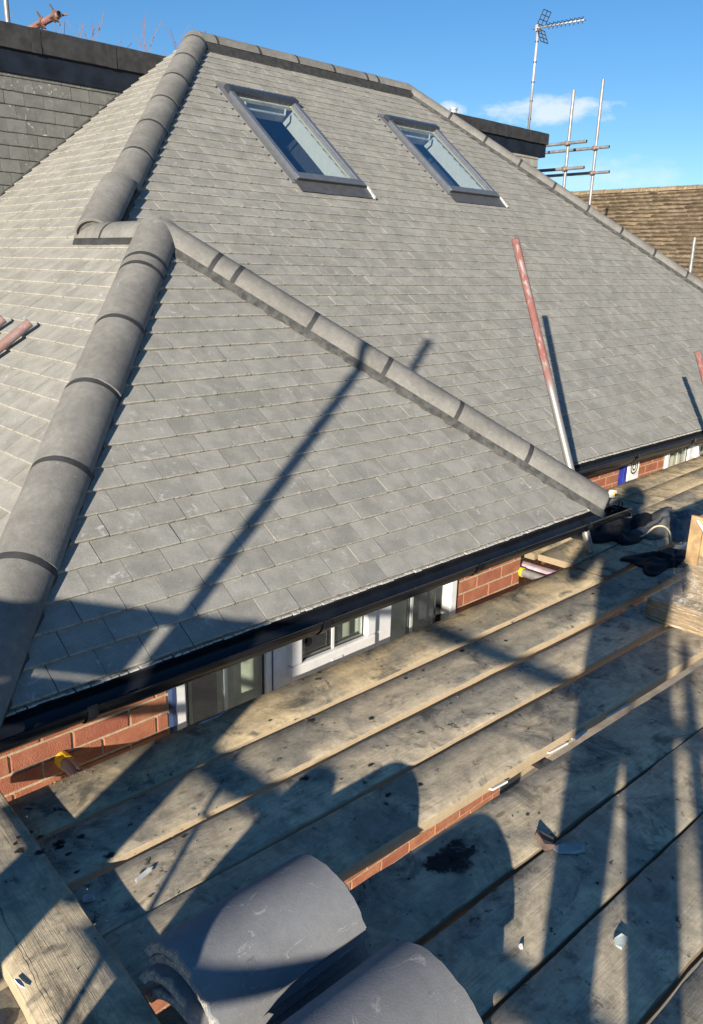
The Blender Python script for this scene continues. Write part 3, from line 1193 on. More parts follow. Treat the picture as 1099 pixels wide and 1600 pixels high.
# ------------------------------------------------------------------ eaves: gutters, fascias, soffit
def gutter(p0, p1, outn, z=-0.030):
    """half-round gutter along p0-p1, open to the sky; outn points away from the house"""
    p0, p1 = Vector(p0), Vector(p1)
    d_ = (p1 - p0)
    ln = d_.length
    d_.normalize()
    outn = Vector(outn)
    prof = []
    R, th = 0.056, 0.003
    for a in np.linspace(PI, 2 * PI, 13):
        prof.append((R * math.cos(a), R * math.sin(a)))
    prof.append((R + 0.006, 0.003))
    prof.append((R + 0.005, 0.008))
    prof.append((R - 0.002, 0.007))
    for a in np.linspace(2 * PI, PI, 13):
        prof.append(((R - th) * math.cos(a), (R - th) * math.sin(a)))
    n = len(prof)
    ns = max(2, int(ln / 0.3))
    vs = []
    for i in range(ns + 1):
        c = p0 + d_ * (ln * i / ns) + outn * 0.048
        sag = RT.uniform(-.0012, .0012)
        vs += [c + outn * x + Vector((0, 0, z + y + sag)) for x, y in prof]
    fs = []
    for i in range(ns):
        for k in range(n - 1):
            f = (i * n + k, i * n + k + 1, (i + 1) * n + k + 1, (i + 1) * n + k)
            fs.append(f)
        fs.append((i * n + n - 1, i * n, (i + 1) * n, (i + 1) * n + n - 1))
    mb = MB()
    mb.add(vs, fs)
    mb.add([p + outn * 0.048 + outn * x + Vector((0, 0, z + y)) for p in (p0, p1) for x, y in prof[:13]], [tuple(range(13)), tuple(range(25, 12, -1))])
    o = smooth_by_angle(mb.build('gutter', M_BLACKUP, house), 35)
    # union clips
    k = 0.45
    while k < ln - 0.1:
        cl = MB()
        c = p0 + d_ * k + outn * 0.048
        pts = [c + outn * ((R + 0.005) * math.cos(a)) + Vector((0, 0, z + (R + 0.005) * math.sin(a))) for a in np.linspace(PI, 2 * PI + 0.25, 12)]
        vs = []
        for q in pts:
            vs += [q - d_ * 0.016, q + d_ * 0.016]
        cl.add(vs, [(2 * i, 2 * i + 1, 2 * i + 3, 2 * i + 2) for i in range(len(pts) - 1)])
        q = c + outn * (R + 0.008) + Vector((0, 0, z - 0.004))
        cl.box((-0.013, -0.006, -0.012), (0.013, 0.007, 0.016), M=Matrix.Translation(q))
        b = cl.build('gutter_clip', M_BLACKUP, o)
        k += 0.92
    return o


gutter((-0.10, 0, 0), (W + 0.10, 0, 0), (0, -1, 0))
gutter((0, 5.2, -0.004), (0, -0.04, -0.004), (-1, 0, 0))
gutter((W + 0.03, D, 0), (WT + 0.1, D, 0), (0, -1, 0))
fb = MB()
fb.box((0.012, 0.012, -0.135), (W - 0.012, 0.032, -0.02))
fb.box((0.012, 0.032, -0.135), (0.032, 5.2, -0.02))
fb.box((W - 0.032, 0.032, -0.135), (W - 0.012, D + 0.012, -0.02))
fb.box((W - 0.012, D + 0.012, -0.135), (WT, D + 0.032, -0.02))
fb.build('fascia', M_BLACKFASCIA, house)
sf_ = MB()
sf_.box((0.032, 0.032, -0.133), (W - 0.032, 0.26, -0.126))
sf_.box((0.032, 0.26, -0.133), (0.16, 5.2, -0.126))
sf_.box((W - 0.48, 0.26, -0.133), (W - 0.032, D + 0.26, -0.126))
sf_.box((W - 0.032, D + 0.032, -0.133), (WT, D + 0.26, -0.126))
sf_.build('soffit', M_BLACKFASCIA, house)


def eaves_strip(x0, x1, y):
    """pale comb filler and felt tail showing under the first course"""
    mb = MB()
    x = x0
    while x < x1:
        ln = RT.uniform(0.02, 0.05)
        dy = RT.uniform(-.004, .003)
        mb.box((x, y - 0.005 + dy, -0.0125), (min(x + ln, x1), y + 0.03, -0.0065 + RT.uniform(-.0015, .001)))
        x += ln + (RT.uniform(0.003, 0.007) if RT.random() < 0.75 else 0)
    o = mb.build('eaves_comb', M_STRIP, house)
    o['kind'] = 'stuff'


eaves_strip(0.05, W - 0.03, 0.0)
eaves_strip(W + 0.4, 9.0, D)

# ------------------------------------------------------------------ walls
XW0, XW1, YW = 0.12, 3.00, 0.22            # front wall of the bay
XN0, XN1, ZN0 = 0.79, 2.43, -1.36        # window opening
YM = D + 0.22                              # main front wall


def wall_box(name, boxes, mat, parent=house):
    mb = MB()
    for lo, hi in boxes:
        mb.box(lo, hi)
    return mb.build(name, mat, parent)


bay_wall = wall_box('wall', [((XW0, YW, ZG), (XW1, YW + 0.2, ZN0)), ((XW0, YW, ZN0), (XN0, YW + 0.2, -0.134)),
                             ((XN1, YW, ZN0), (XW1, YW + 0.2, -0.134)), ((XW1 - 0.2, YW + 0.2, ZG), (XW1, YM, -0.134)),
                             ((XW0, YW + 0.2, ZG), (XW0 + 0.2, 8.2, -0.134))], M_MORTAR)
main_wall = wall_box('wall', [((XW1 - 0.1, YM, ZG), (6.02, YM + 0.2, -0.134)), ((6.02, YM, ZG), (8.0, YM + 0.2, -1.26)), ((8.0, YM, ZG), (WT - 0.1, YM + 0.2, -0.134)),
                              ((WT - 0.3, YM + 0.2, ZG), (WT - 0.1, 8.2, -0.134))], M_MORTAR)
BP, BH = 0.2113, 0.0705                    # brick pitch and course
brick_meshes = []
for k in range(5):
    mb = MB()
    x1, z1, e = BP - 0.0098, BH - 0.0098, 0.003
    j = lambda: RT.uniform(-0.0012, 0.0012)
    fr_ = [(e + j(), -0.0055, e + j()), (x1 - e + j(), -0.0055 + j(), e + j()), (x1 - e + j(), -0.0055, z1 - e + j()), (e + j(), -0.0055 + j(), z1 - e + j())]
    md_ = [(j(), -0.002, j()), (x1 + j(), -0.002, j()), (x1 + j(), -0.002, z1 + j()), (j(), -0.002, z1 + j())]
    bk_ = [(0, 0.02, 0), (x1, 0.02, 0), (x1, 0.02, z1), (0, 0.02, z1)]
    mb.add(fr_ + md_ + bk_, [(0, 1, 2, 3)] + [(a + 4, (a + 1) % 4 + 4, (a + 1) % 4, a) for a in range(4)] + [(a + 8, (a + 1) % 4 + 8, (a + 1) % 4 + 4, a + 4) for a in range(4)])
    me = bpy.data.meshes.new('brick')
    me.from_pydata(mb.v, [], mb.f)
    me.materials.append(M_BRICK)
    brick_meshes.append(me)


def bricks(parent, x0, x1, ztop, rows, y, skip=None, joined=False, phase=0.0):
    bulk = MB()
    for r in range(rows):
        z = ztop - (r + 1) * BH
        x = x0 - ((BP / 2) if r % 2 else 0) - phase
        while x < x1 - 0.01:
            a, b = max(x, x0), min(x + BP, x1)
            if b - a > 0.03 and not (skip and skip(a, b, z)):
                Mx = Matrix.Translation((a, y, z)) @ Matrix.Diagonal(((b - a - 0.0098) / (BP - 0.0098), 1, 1, 1))
                if joined:
                    me = RT.choice(brick_meshes)
                    bulk.add([Mx @ v.co for v in me.vertices], [tuple(p.vertices) for p in me.polygons])
                else:
                    o = bpy.data.objects.new('brick', RT.choice(brick_meshes))
                    COL.objects.link(o)
                    o.parent = parent
                    o.matrix_basis = Mx
            x += BP
    if joined and bulk.f:
        o = bulk.build('brickwork', M_BRICK, parent)
        o['kind'] = 'stuff'


bricks(bay_wall, XW0, XN0 - 0.002, -0.136, 6, YW, phase=0.12)
bricks(bay_wall, XN1 + 0.002, XW1, -0.136, 6, YW, phase=0.03)
z6 = -0.136 - 6 * BH
bricks(bay_wall, XW0, XN0 - 0.002, z6, 10, YW, joined=True, phase=0.12)
bricks(bay_wall, XN1 + 0.002, XW1, z6, 10, YW, joined=True, phase=0.03)
bricks(bay_wall, XW0, XW1, z6 - 10 * BH, 8, YW, phase=0.05)
bricks(bay_wall, XW0, XW1, z6 - 18 * BH, 10, YW, joined=True, phase=0.05)
bricks(main_wall, 3.2, 6.00, -0.136, 5, YM, phase=0.06)
bricks(main_wall, XW1, 6.00, -0.136 - 5 * BH, 29, YM, joined=True, phase=0.06)
bricks(main_wall, 8.0, 9.9, -0.136, 34, YM, joined=True)


def window(x0, x1, y, ztop, zbot, layout):
    """white plastic window; layout: list of (x0, x1, 'fixed'|'sash')"""
    f = MB()
    f.box((x0, y, zbot), (x1, y + 0.06, zbot + 0.05))
    f.box((x0, y, ztop - 0.05), (x1, y + 0.06, ztop))
    f.box((x0, y, zbot + 0.05), (x0 + 0.045, y + 0.06, ztop - 0.05))
    f.box((x1 - 0.045, y, zbot + 0.05), (x1, y + 0.06, ztop - 0.05))
    for a, b in zip(layout[:-1], layout[1:]):
        f.box((a[1], y, zbot + 0.05), (b[0], y + 0.06, ztop - 0.05))
    o = f.build('window', M_WHITEUP, house)
    bv = o.modifiers.new('bevel', 'BEVEL')
    bv.width = 0.005
    bv.segments = 2
    for a, b, kind in layout:
        if kind == 'sash':
            s = MB()
            zb_, t = -0.405, 0.058
            ya = y - 0.028
            yb = y + 0.03
            a2, b2 = a - 0.018, b + 0.018
            s.box((a2, ya, zb_), (b2, yb, zb_ + t))
            s.box((a2, ya, ztop - 0.075), (b2, yb, ztop - 0.023))
            s.box((a2, ya, zb_ + t), (a2 + t, yb, ztop - 0.075))
            s.box((b2 - t, ya, zb_ + t), (b2, yb, ztop - 0.075))
            so_ = s.build('sash', M_WHITEUP, o)
            bv = so_.modifiers.new('bevel', 'BEVEL')
            bv.width = 0.008
            bv.segments = 2
            p = MB()
            p.box((a2 + t - .004, y - 0.002, zb_ + t - .004), (b2 - t + .004, y + 0.012, ztop - 0.071))
            p.build('pane', M_GLASS, o)
            gb = MB()
            gb.box(((a + b) / 2 - 0.007, y - 0.007, zb_ + t), ((a + b) / 2 + 0.007, y - 0.0025, ztop - 0.075))
            gb.build('glazing_bar', M_WHITEUP, o)
            tr = MB()
            tr.box((a, y + 0.001, zb_ - 0.05), (b, y + 0.059, zb_ - 0.002))
            tr.build('transom', M_WHITEUP, o)
            p = MB()
            p.box((a, y + 0.020, zbot + 0.05), (b, y + 0.034, zb_ - 0.05))
            p.build('pane', M_GLASS, o)
        else:
            p = MB()
            p.box((a, y + 0.020, zbot + 0.05), (b, y + 0.034, ztop - 0.05))
            p.build('pane', M_GLASS, o)
            nb = 1
            for i in range(1, nb + 1):
                xx = a + (b - a) * i / (nb + 1)
                gb = MB()
                gb.box((xx - 0.007, y + 0.023, zbot + 0.05), (xx + 0.007, y + 0.031, ztop - 0.05))
                gb.build('glazing_bar', M_WHITEUP, o)
    def gasket(xa, xb, za, zb2, yg):
        q = 0.006
        lo = [(xa, yg, za), (xb, yg, za), (xb, yg, zb2), (xa, yg, zb2)]
        li = [(xa + q, yg, za + q), (xb - q, yg, za + q), (xb - q, yg, zb2 - q), (xa + q, yg, zb2 - q)]
        gm = MB()
        gm.add(lo + li + [(x, yg + .006, z) for x, _, z in lo] + [(x, yg + .006, z) for x, _, z in li],
               [(k, (k + 1) % 4, (k + 1) % 4 + 4, k + 4) for k in range(4)] + [(k + 4, (k + 1) % 4 + 4, (k + 1) % 4 + 12, k + 12) for k in range(4)])
        gm.build('gasket', M_JOINT, o)

    for a, b, kind in layout:
        if kind == 'sash':
            gasket(a - 0.018 + 0.058 - .001, b + 0.018 - 0.058 + .001, -0.405 + 0.058 - .001, ztop - 0.074, y - 0.004)
        else:
            gasket(a + .001, b - .001, zbot + 0.051, ztop - 0.051, y + 0.016)
    hn = MB()
    hn.box((layout[1][0] + 0.20, y - 0.034, -0.395), (layout[1][0] + 0.26, y - 0.0285, -0.380))
    hn.build('handle_plate', M_WHITEUP, o)
    # net curtain and dark room behind
    cu = MB()
    n = 90
    vs = []
    for i in range(n + 1):
        x = x0 + 0.02 + (x1 - x0 - 0.04) * i / n
        yy = y + 0.20 + 0.022 * math.sin(i * 1.15) + 0.012 * math.sin(i * 0.43)
        vs += [(x, yy, zbot - 0.1), (x, yy, ztop)]
    fs = [(2 * i, 2 * i + 2, 2 * i + 3, 2 * i + 1) for i in range(n) if (i // 9) % 4 != 1]
    cu.add(vs, fs)
    cu.build('curtain', M_CURTAIN, o, True)
    bx = MB()
    bx.add([(x0, y + 0.1, zbot), (x1, y + 0.1, zbot), (x1, y + 0.1, ztop + .02), (x0, y + 0.1, ztop + .02),
            (x0, y + 1.6, zbot), (x1, y + 1.6, zbot), (x1, y + 1.6, ztop + .02), (x0, y + 1.6, ztop + .02)],
           [(0, 1, 5, 4), (1, 2, 6, 5), (2, 3, 7, 6), (3, 0, 4, 7), (4, 5, 6, 7)])
    bx.build('room_behind', M_ROOM, o)
    sl_ = MB()
    sl_.box((x0 - 0.04, y - 0.05, zbot - 0.04), (x1 + 0.04, y + 0.06, zbot - 0.002))
    sl_.build('sill', M_WHITEUP, o)
    return o


wb = window(XN0 + 0.014, XN1 - 0.004, 0.196, -0.137, ZN0 + 0.04, [(0.862, 1.225, 'fixed'), (1.352, 1.805, 'sash'), (1.95, 2.285, 'fixed')])
wb['label'] = 'white bay window with one small open-framed sash between two fixed panes'
fm = MB()
fm.box((XN0 - 0.002, 0.192, ZN0), (XN0 + 0.012, 0.255, -0.135))
fm.box((1.250, 0.193, -0.6), (1.256, 0.1955, -0.137))  # blue-grey shade on the mullion, put in as a thin strip
fm.build('film_and_shade_strips', M_BLUESTRIP, wb)
wm = window(6.024, 7.996, YM - 0.02, -0.137, -1.22, [(6.10, 6.44, 'fixed'), (6.58, 7.02, 'sash'), (7.12, 7.45, 'fixed'), (7.52, 7.92, 'fixed')])
wm['label'] = 'white window under the long eave, beyond the alarm box'

# ------------------------------------------------------------------ box dormers on the two ends
dl = wall_box('dormer', [((-0.6, YC, -0.1), (3.18, 8.6, 2.575)), ((-0.95, YC + 0.01, 2.575), (3.70, 8.9, 2.885))], M_DARKUNDER)
dl['label'] = 'flat roofed dormer at the left end, its tiled cheek meeting the slope'


def felt_band(parent, x0, x1, y, z0, z1, joints):
    mb = MB()
    n = int((x1 - x0) / 0.09)
    vs = []
    for i in range(n + 1):
        x = x0 + (x1 - x0) * i / n
        w_ = RT.uniform(-.003, .003)
        vs += [(x, y + 0.002 + w_ * 0.5, z0 + w_ * 0.6), (x, y - 0.002 + RT.uniform(-.002, .002), (z0 + z1) / 2), (x, y + RT.uniform(-.002, .002), z1 - 0.012), (x, y + 0.03, z1 + RT.uniform(-.002, .002)), (x, y + 4.2, z1 - 0.01)]
    mb.add(vs, [(i * 5 + k + 5, i * 5 + k + 6, i * 5 + k + 1, i * 5 + k)[::-1] for i in range(n) for k in range(4)])
    mb.add([(x1, y, z0), (x1, y + 4.2, z0), (x1, y + 4.2, z1 - .01), (x1, y + 0.03, z1), (x1, y, z1 - 0.012)], [(0, 1, 2, 3, 4)])
    mb.add([(x0, y, z0), (x0, y + 4.2, z0), (x1, y + 4.2, z0), (x1, y, z0)], [(0, 1, 2, 3)])
    o = mb.build('felt_edge', M_FELT, parent)
    for xj in joints:
        jb = MB()
        jb.box((xj, y - 0.0055, z0 - 0.004), (xj + 0.07, y + 0.0, z1 - 0.02))
        jb.build('felt_lap', M_FELT, o)
    return o


felt_band(dl, -1.0, 3.76, YC - 0.06, 2.742, 2.917, [0.3, 2.42, 3.05])
M_FASCIAB = mat_plain('blue_black_board', (0.010, 0.014, 0.023), 0.6, spec=0.18, var=0.35, scale=6)
fb = MB()
fb.box((-0.97, YC - 0.034, 2.577), (3.62, YC - 0.004, 2.741))
fb.build('fascia', M_FASCIAB, dl)
hung = MB()
hung.add([(-0.6, YC - 0.004, -0.5), (3.19, YC - 0.004, 2.576), (-0.6, YC - 0.004, 2.576)], [(0, 1, 2)])
ho = hung.build('cheek', M_DARKUNDER, dl)
F_CH = frame((0, YC - 0.006, 0.506), (1, 0, 0), (0, 0, 1), (0, -1, 0))
tile_slope(ho, F_CH, [[(-0.6, 0.0 + 0.03), (0.536 / T - 0.012, 0.0 + 0.03), (2.575 / T - 0.012, 2.575 - 0.506), (-0.6, 2.575 - 0.506)]],
           phase=(0.0865, 0.009), limit=110, mats=[M_HUNG, M_HUNGE], name='wall_tile')
# lead soaker edge where the cheek meets the slope
sk = MB()
vs = []
for i in range(60):
    x = 0.2 + 2.95 * i / 59
    z = x * T
    vs += [(x, YC - 0.026, z + 0.012 + RT.uniform(0, .004)), (x, YC - 0.016, z + 0.024 + RT.uniform(0, .006))]
sk.add(vs, [(2 * i, 2 * i + 2, 2 * i + 3, 2 * i + 1) for i in range(59)])
sk.build('soaker', M_JOINT, dl)

dr = wall_box('dormer', [((7.1, YC, 0.4), (9.28, 8.6, 2.70)), ((6.6, YC + 0.01, 2.70), (9.38, 8.9, 2.955))], M_DARKUNDER)
dr['label'] = 'flat roofed dormer behind the far right hip'
felt_band(dr, 6.4, 9.43, YC - 0.06, 2.842, 2.986, [7.35, 8.45, 9.0])
fb = MB()
fb.box((6.5, YC - 0.034, 2.686), (9.415, YC - 0.004, 2.841))
fb.box((9.385, YC - 0.004, 2.686), (9.415, 8.9, 2.841))
fb.build('fascia', M_FASCIAB, dr)
F_CH2 = frame((0, YC - 0.006, 0.7), (1, 0, 0), (0, 0, 1), (0, -1, 0))
ho2 = wall_box('cheek', [((8.0, YC - 0.004, 1.6), (9.28, YC - 0.0005, 2.685))], M_DARKUNDER, dr)
tile_slope(ho2, F_CH2, [[(9.29, 0.0), (9.29, 1.985), (7.4, 1.985)]], phase=(0.03, 0.108), limit=40, mats=[M_HUNG, M_HUNGE], name='wall_tile')

# ------------------------------------------------------------------ neighbour's brown roof
nbr = empty('neighbour_house', 'neighbouring house with weathered brown tiled roof behind the scaffold', 'house')
XR, ZR, NP = 16.75, 2.92, math.radians(41)
nw = wall_box('wall', [((XR - 3.6, -8, ZG), (XR + 3.6, 14, -0.2))], M_RENDER, nbr)
NF = frame((XR - 4.0, 14.2, ZR - 4.0 * math.tan(NP)), (0, -1, 0), (math.cos(NP), 0, math.sin(NP)), (-math.sin(NP), 0, math.cos(NP)))
ns_len = 4.0 / math.cos(NP)
rb = MB()
rb.add([NF @ Vector(p) for p in ((0, 0, -0.03), (22.4, 0, -0.03), (22.4, ns_len, -0.03), (0, ns_len, -0.03))], [(0, 1, 2, 3)])
rb.add([(XR, 14.2, ZR), (XR, -8.2, ZR), (XR + 4.0, -8.2, ZR - 4 * math.tan(NP)), (XR + 4.0, 14.2, ZR - 4 * math.tan(NP))], [(0, 1, 2, 3)])
nroof = rb.build('roof', M_DARKUNDER, nbr)
tv, tf, trn = [], [], []
gn, wn_ = 0.125, 0.20
for r in range(int(ns_len / gn) + 1):
    for k in range(int(22.4 / wn_) + 1):
        u0 = k * wn_ + (wn_ / 2 if r % 2 else 0) - 0.1
        v0 = r * gn + RT.uniform(-.010, .010)
        if not (3.0 < 14.2 - u0 < 14.2) and r < 14:
            pass
        v1 = min(v0 + gn + 0.02, ns_len)
        if v1 - v0 < 0.03:
            continue
        h0 = 0.050 + RT.uniform(-.016, .018)
        a, b = u0 + 0.004, u0 + wn_ - 0.004
        b0 = len(tv)
        m_ = (a + b) / 2
        cam_ = RT.uniform(0.004, 0.012)
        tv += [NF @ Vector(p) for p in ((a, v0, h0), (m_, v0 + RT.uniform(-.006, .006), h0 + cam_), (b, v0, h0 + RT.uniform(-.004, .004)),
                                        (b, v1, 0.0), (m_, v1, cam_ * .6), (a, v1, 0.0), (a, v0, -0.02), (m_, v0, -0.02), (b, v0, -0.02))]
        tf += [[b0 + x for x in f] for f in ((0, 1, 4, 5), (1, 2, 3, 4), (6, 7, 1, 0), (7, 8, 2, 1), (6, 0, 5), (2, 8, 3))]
        trn += [RT.random()] * 9
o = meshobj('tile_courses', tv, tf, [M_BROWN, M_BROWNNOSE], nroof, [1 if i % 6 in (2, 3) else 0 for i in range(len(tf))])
a = o.data.attributes.new('rnd', 'FLOAT', 'POINT')
a.data.foreach_set('value', trn)
o['kind'] = 'stuff'
rd = MB()
y = 14.2
while y > -8.2:
    y2 = y - 0.42
    n = 7
    vs = []
    for yy, rr in ((y, 0.105), (y2 + 0.01, 0.112)):
        vs += [(XR + rr * math.sin(q), yy, ZR - 0.045 + rr * math.cos(q)) for q in np.linspace(-1.4, 1.4, n)]
    rd.add(vs, [(k, k + 1, n + k + 1, n + k) for k in range(n - 1)] + [tuple(range(n, 2 * n))])
    y = y2
o = rd.build('ridge_tiles_run', M_BROWN, nroof)
o.name = 'ridge_course'
a = o.data.attributes.new('rnd', 'FLOAT', 'POINT')
a.data.foreach_set('value', [RT.random() for _ in range(len(o.data.vertices) // 14) for __ in range(14)])
o['kind'] = 'stuff'

# ------------------------------------------------------------------ scaffold boards
def board(x0, y0, x1, y1, label, ztop=ZB, width=0.208, th=0.036, warm=0.1, group='scaffold boards laid side by side', seed=0, cut0=0.0, cut1=0.0, edge=0.25):
    """(x0,y0)-(x1,y1): the edge nearest the viewer, on top; the board extends to the left of that direction"""
    rng = random.Random(seed * 17 + 5)
    d_ = Vector((x1 - x0, y1 - y0, 0))
    ln = d_.length
    n = max(6, int(ln / 0.07))
    vs = []
    ph = rng.uniform(0, 6)
    for i in range(n + 1):
        f = i / n
        x = ln * f
        bow = 0.003 * math.sin(f * 3 + ph)
        e0, e1 = rng.uniform(-.0018, .0018) + bow, rng.uniform(-.0018, .0018) + bow
        zc = 0.0018 * math.sin(f * 5 + ph * 2)
        c = 0.005
        if i == 0:
            off = (cut0, 0)
        elif i == n:
            off = (-cut1, 0)
        else:
            off = (0, 0)
        prof = [(e0, -th), (e0, -c + rng.uniform(-.002, .0)), (e0 + c, 0), (width * .33 + bow, 0.0008), (width * .66 + bow, 0.0008), (width - c + e1, 0), (width + e1, -c), (width + e1, -th)]
        for yy, zz in prof:
            q = (yy - width / 2) / width
            vs.append((x + (off[0] if q > 0 else 0) + (rng.uniform(-.002, .002) if i in (0, n) else 0), yy, zz + zc))
    m = 8
    fs = []
    for i in range(n):
        for k in range(m):
            k2 = (k + 1) % m
            fs.append((i * m + k, (i + 1) * m + k, (i + 1) * m + k2, i * m + k2))
    fs.append(tuple(range(m)))
    fs.append(tuple(n * m + k for k in range(m - 1, -1, -1)))
    ang = math.atan2(d_.y, d_.x)
    o = meshobj('scaffold_board', vs, fs, M_BOARD, None, mw=Matrix.Translation((x0, y0, ztop)) @ Matrix.Rotation(ang, 4, 'Z'))
    for an, av in (('warm', warm), ('edge', edge)):
        a = o.data.attributes.new(an, 'FLOAT', 'POINT')
        a.data.foreach_set('value', [av] * len(vs))
    smooth_by_angle(o, 50)
    tag(o, label, 'scaffold board', group)
    return o


board(-0.02, -0.190, 3.14, -0.213, 'sandy scaffold board laid tight along the bay window', warm=0.85, seed=1, edge=0.9, width=0.212)
board(-0.03, -0.417, 3.62, -0.447, 'grey scaffold board second from the bay wall, a paper scrap beyond its near edge', warm=0.12, seed=2, edge=0.9, width=0.206)
board(-0.50, -0.616, 3.30, -0.703, 'grey smeared scaffold board third from the bay wall, ending under the pallet', warm=0.16, seed=3, edge=0.8, width=0.196, ztop=ZB - 0.002)
board(-0.50, -0.814, 3.30, -0.957, 'scaffold board beside the wide gap that shows brick below', warm=0.10, seed=4, edge=0.8, width=0.205, ztop=ZB + 0.002)
board(-0.9, -1.088, 3.30, -1.232, 'scaffold board on the near side of the wide gap, bitumen patch on it', warm=0.22, seed=5, width=0.226)
board(-1.6, -1.326, 3.30, -1.428, 'scaffold board with a grey slate chip lying at its far edge', warm=0.16, seed=6, width=0.214)
board(-1.6, -1.575, 3.30, -1.650, 'scaffold board with a small white chip near its middle', warm=0.08, seed=7, width=0.224)
board(-1.6, -1.800, 3.30, -1.868, 'bottom corner scaffold board, nearest the viewer in the photo', warm=0.10, seed=8, width=0.212)
for k in range(4):
    yk = -2.03 - k * 0.222
    board(-1.6, yk, 3.30, yk - 0.06, ['first', 'second', 'third', 'fourth'][k] + ' scaffold board beyond the bottom corner one, under the photographer', warm=0.1, seed=9 + k, width=0.21)
board(0.040, -1.35, 0.115, 0.052, 'scaffold board laid crosswise over the ends of the others', ztop=-0.259, warm=0.30, seed=21, edge=0.8, group='loose crosswise boards', width=0.205)
spl = MB()
rg = random.Random(31)
pv, yv = [], -0.95
xv = 0.0
while yv < -0.25:
    xv += rg.uniform(-.0022, .0022)
    wv = 0.0016 * rg.uniform(.3, 1.2)
    pv += [(-0.075 + xv + 0.078 * (yv + .6), yv, 0), (-0.075 + xv + wv + 0.078 * (yv + .6), yv, 0)]
    yv += 0.02
spl.add([(x, y, -0.2572) for x, y, z in pv], [(2 * i, 2 * i + 1, 2 * i + 3, 2 * i + 2) for i in range(len(pv) // 2 - 1)])
xb = [o for o in COL.objects if o.name.startswith('scaffold_board')][-1]
sp_o = spl.build('split', M_DARKIN, None)
sp_o.parent = xb
sp_o.matrix_parent_inverse = xb.matrix_basis.inverted()
board(3.17, -0.215, 6.6, -0.05, 'far scaffold board leading behind the wrapped pallet', warm=0.45, seed=31, width=0.20)
board(3.19, 0.005, 8.6, 0.20, 'far scaffold board carrying the foot of the leaning red tube', warm=0.95, seed=32, edge=0.55, width=0.225)
board(3.16, 0.240, 8.6, 0.43, 'far sunlit scaffold board under the long eave', warm=0.95, seed=33, edge=0.45, width=0.215)
board(3.14, 0.465, 8.6, 0.64, 'farthest scaffold board, tight under the brick wall with alarm box', warm=0.95, seed=34, edge=0.45, width=0.19)
board(3.155, -0.16, 3.125, 0.46, 'pinkish timber offcut wedged below the board ends', ztop=-0.343, warm=0.5, seed=41, group='timbers under the boards', width=0.065).data.materials[0] = M_PINKWOOD
# bricks and mortar dust fallen between the boards
for i, (x, y, s) in enumerate([(1.30, -0.885, .035), (1.62, -0.894, .05), (1.75, -0.902, .04), (1.98, -0.905, .05), (2.05, -0.91, .03)]):
    mb = MB()
    a = RT.uniform(-.3, .3)
    mb.box((-s, -0.014, -0.003), (s, 0.014, 0.003), M=Matrix.Translation((x, y, -0.325)) @ Matrix.Rotation(a * .4 - 0.035, 4, 'Z') @ Matrix.Rotation(-0.35, 4, 'X'))
    tag(mb.build('plaster_scrap', M_WHITEBIT), ['tiny white scrap in the board gap nearest the ridge tiles', 'white scrap in the board gap, second from the ridge tiles', 'middle white scrap stuck in the board gap', 'long white scrap in the board gap toward the pallet', 'last white scrap in the board gap before the pallet'][i], 'scrap', 'scraps caught in the board gap')

# scaffold transoms and standards that carry the deck, ends seen under the eave
GRP_T = 'scaffold tubes around the deck'


def tube(name, p0, p1, label, r=0.0228, mat=None, group=GRP_T, cat='scaffold tube', hollow=True, paint=None):
    p0, p1 = Vector(p0), Vector(p1)
    ln = (p1 - p0).length
    mb = MB()
    cuts = [0.0, 1.0] if paint is None else [0, .2, .4, .5, .55, .6, .7, .8, .9, 1.0]
    if paint is None:
        mb.pipe((0, 0, 0), (0, 0, ln), r, r * 0.86, 16, 0, 1)
    else:
        for a, b in zip(cuts[:-1], cuts[1:]):
            seg = 16
            vs = [(rr * math.cos(2 * PI * k / seg), rr * math.sin(2 * PI * k / seg), z) for z in (a * ln, b * ln) for rr in (r,) for k in range(seg)]
            mb.add(vs, [(k, (k + 1) % seg, seg + (k + 1) % seg, seg + k) for k in range(seg)])
        mb.pipe((0, 0, ln - 0.004), (0, 0, ln), r, r * 0.86, 16, 0, 1)
        mb.add([(r * 0.87 * math.cos(2 * PI * k / 16), r * 0.87 * math.sin(2 * PI * k / 16), ln - 0.03) for k in range(16)], [tuple(range(16))], 1)
        mb.pipe((0, 0, ln - 0.03), (0, 0, ln - 0.004), r * .99, r * 0.86, 16, 0, 1)
    q = (p1 - p0).to_track_quat('Z', 'Y')
    o = mb.build(name, [mat or M_GALV, M_DARKIN], None, mw=Matrix.Translation(p0) @ q.to_matrix().to_4x4())
    if paint is not None:
        a = o.data.attributes.new('paint', 'FLOAT', 'POINT')
        a.data.foreach_set('value', [paint(v.co.z / ln) for v in o.data.vertices])
    smooth_by_angle(o, 40)
    if label:
        tag(o, label, cat, group)
    return o


def capped_tube(p0, p1, label):
    o = tube('scaffold_tube', p0, p1, label)
    c = MB()
    d_ = (Vector(p1) - Vector(p0)).normalized()
    ln = (Vector(p1) - Vector(p0)).length
    c.tube([(0, 0, ln - 0.035), (0, 0, ln + 0.004), (0, 0, ln + 0.008)], [0.0262, 0.0262, 0.02], 16)
    c.build('end_cap', M_YELLOW, o)
    return o


capped_tube((0.40, -1.75, -0.362), (0.372, 0.205, -0.362), 'yellow capped tube butting the brick under the bay eave')
capped_tube((2.98, -1.6, -0.362), (3.010, 0.235, -0.362), 'yellow capped tube at the right end of the bay wall')
for k, x in enumerate((1.55, 4.3)):
    tube('scaffold_tube', (x, -2.9, -0.363), (x + 0.01, 0.06 if k == 0 else 0.7, -0.363), ['transom tube under the middle of the deck', 'transom tube under the far boards beyond the pallet'][k])

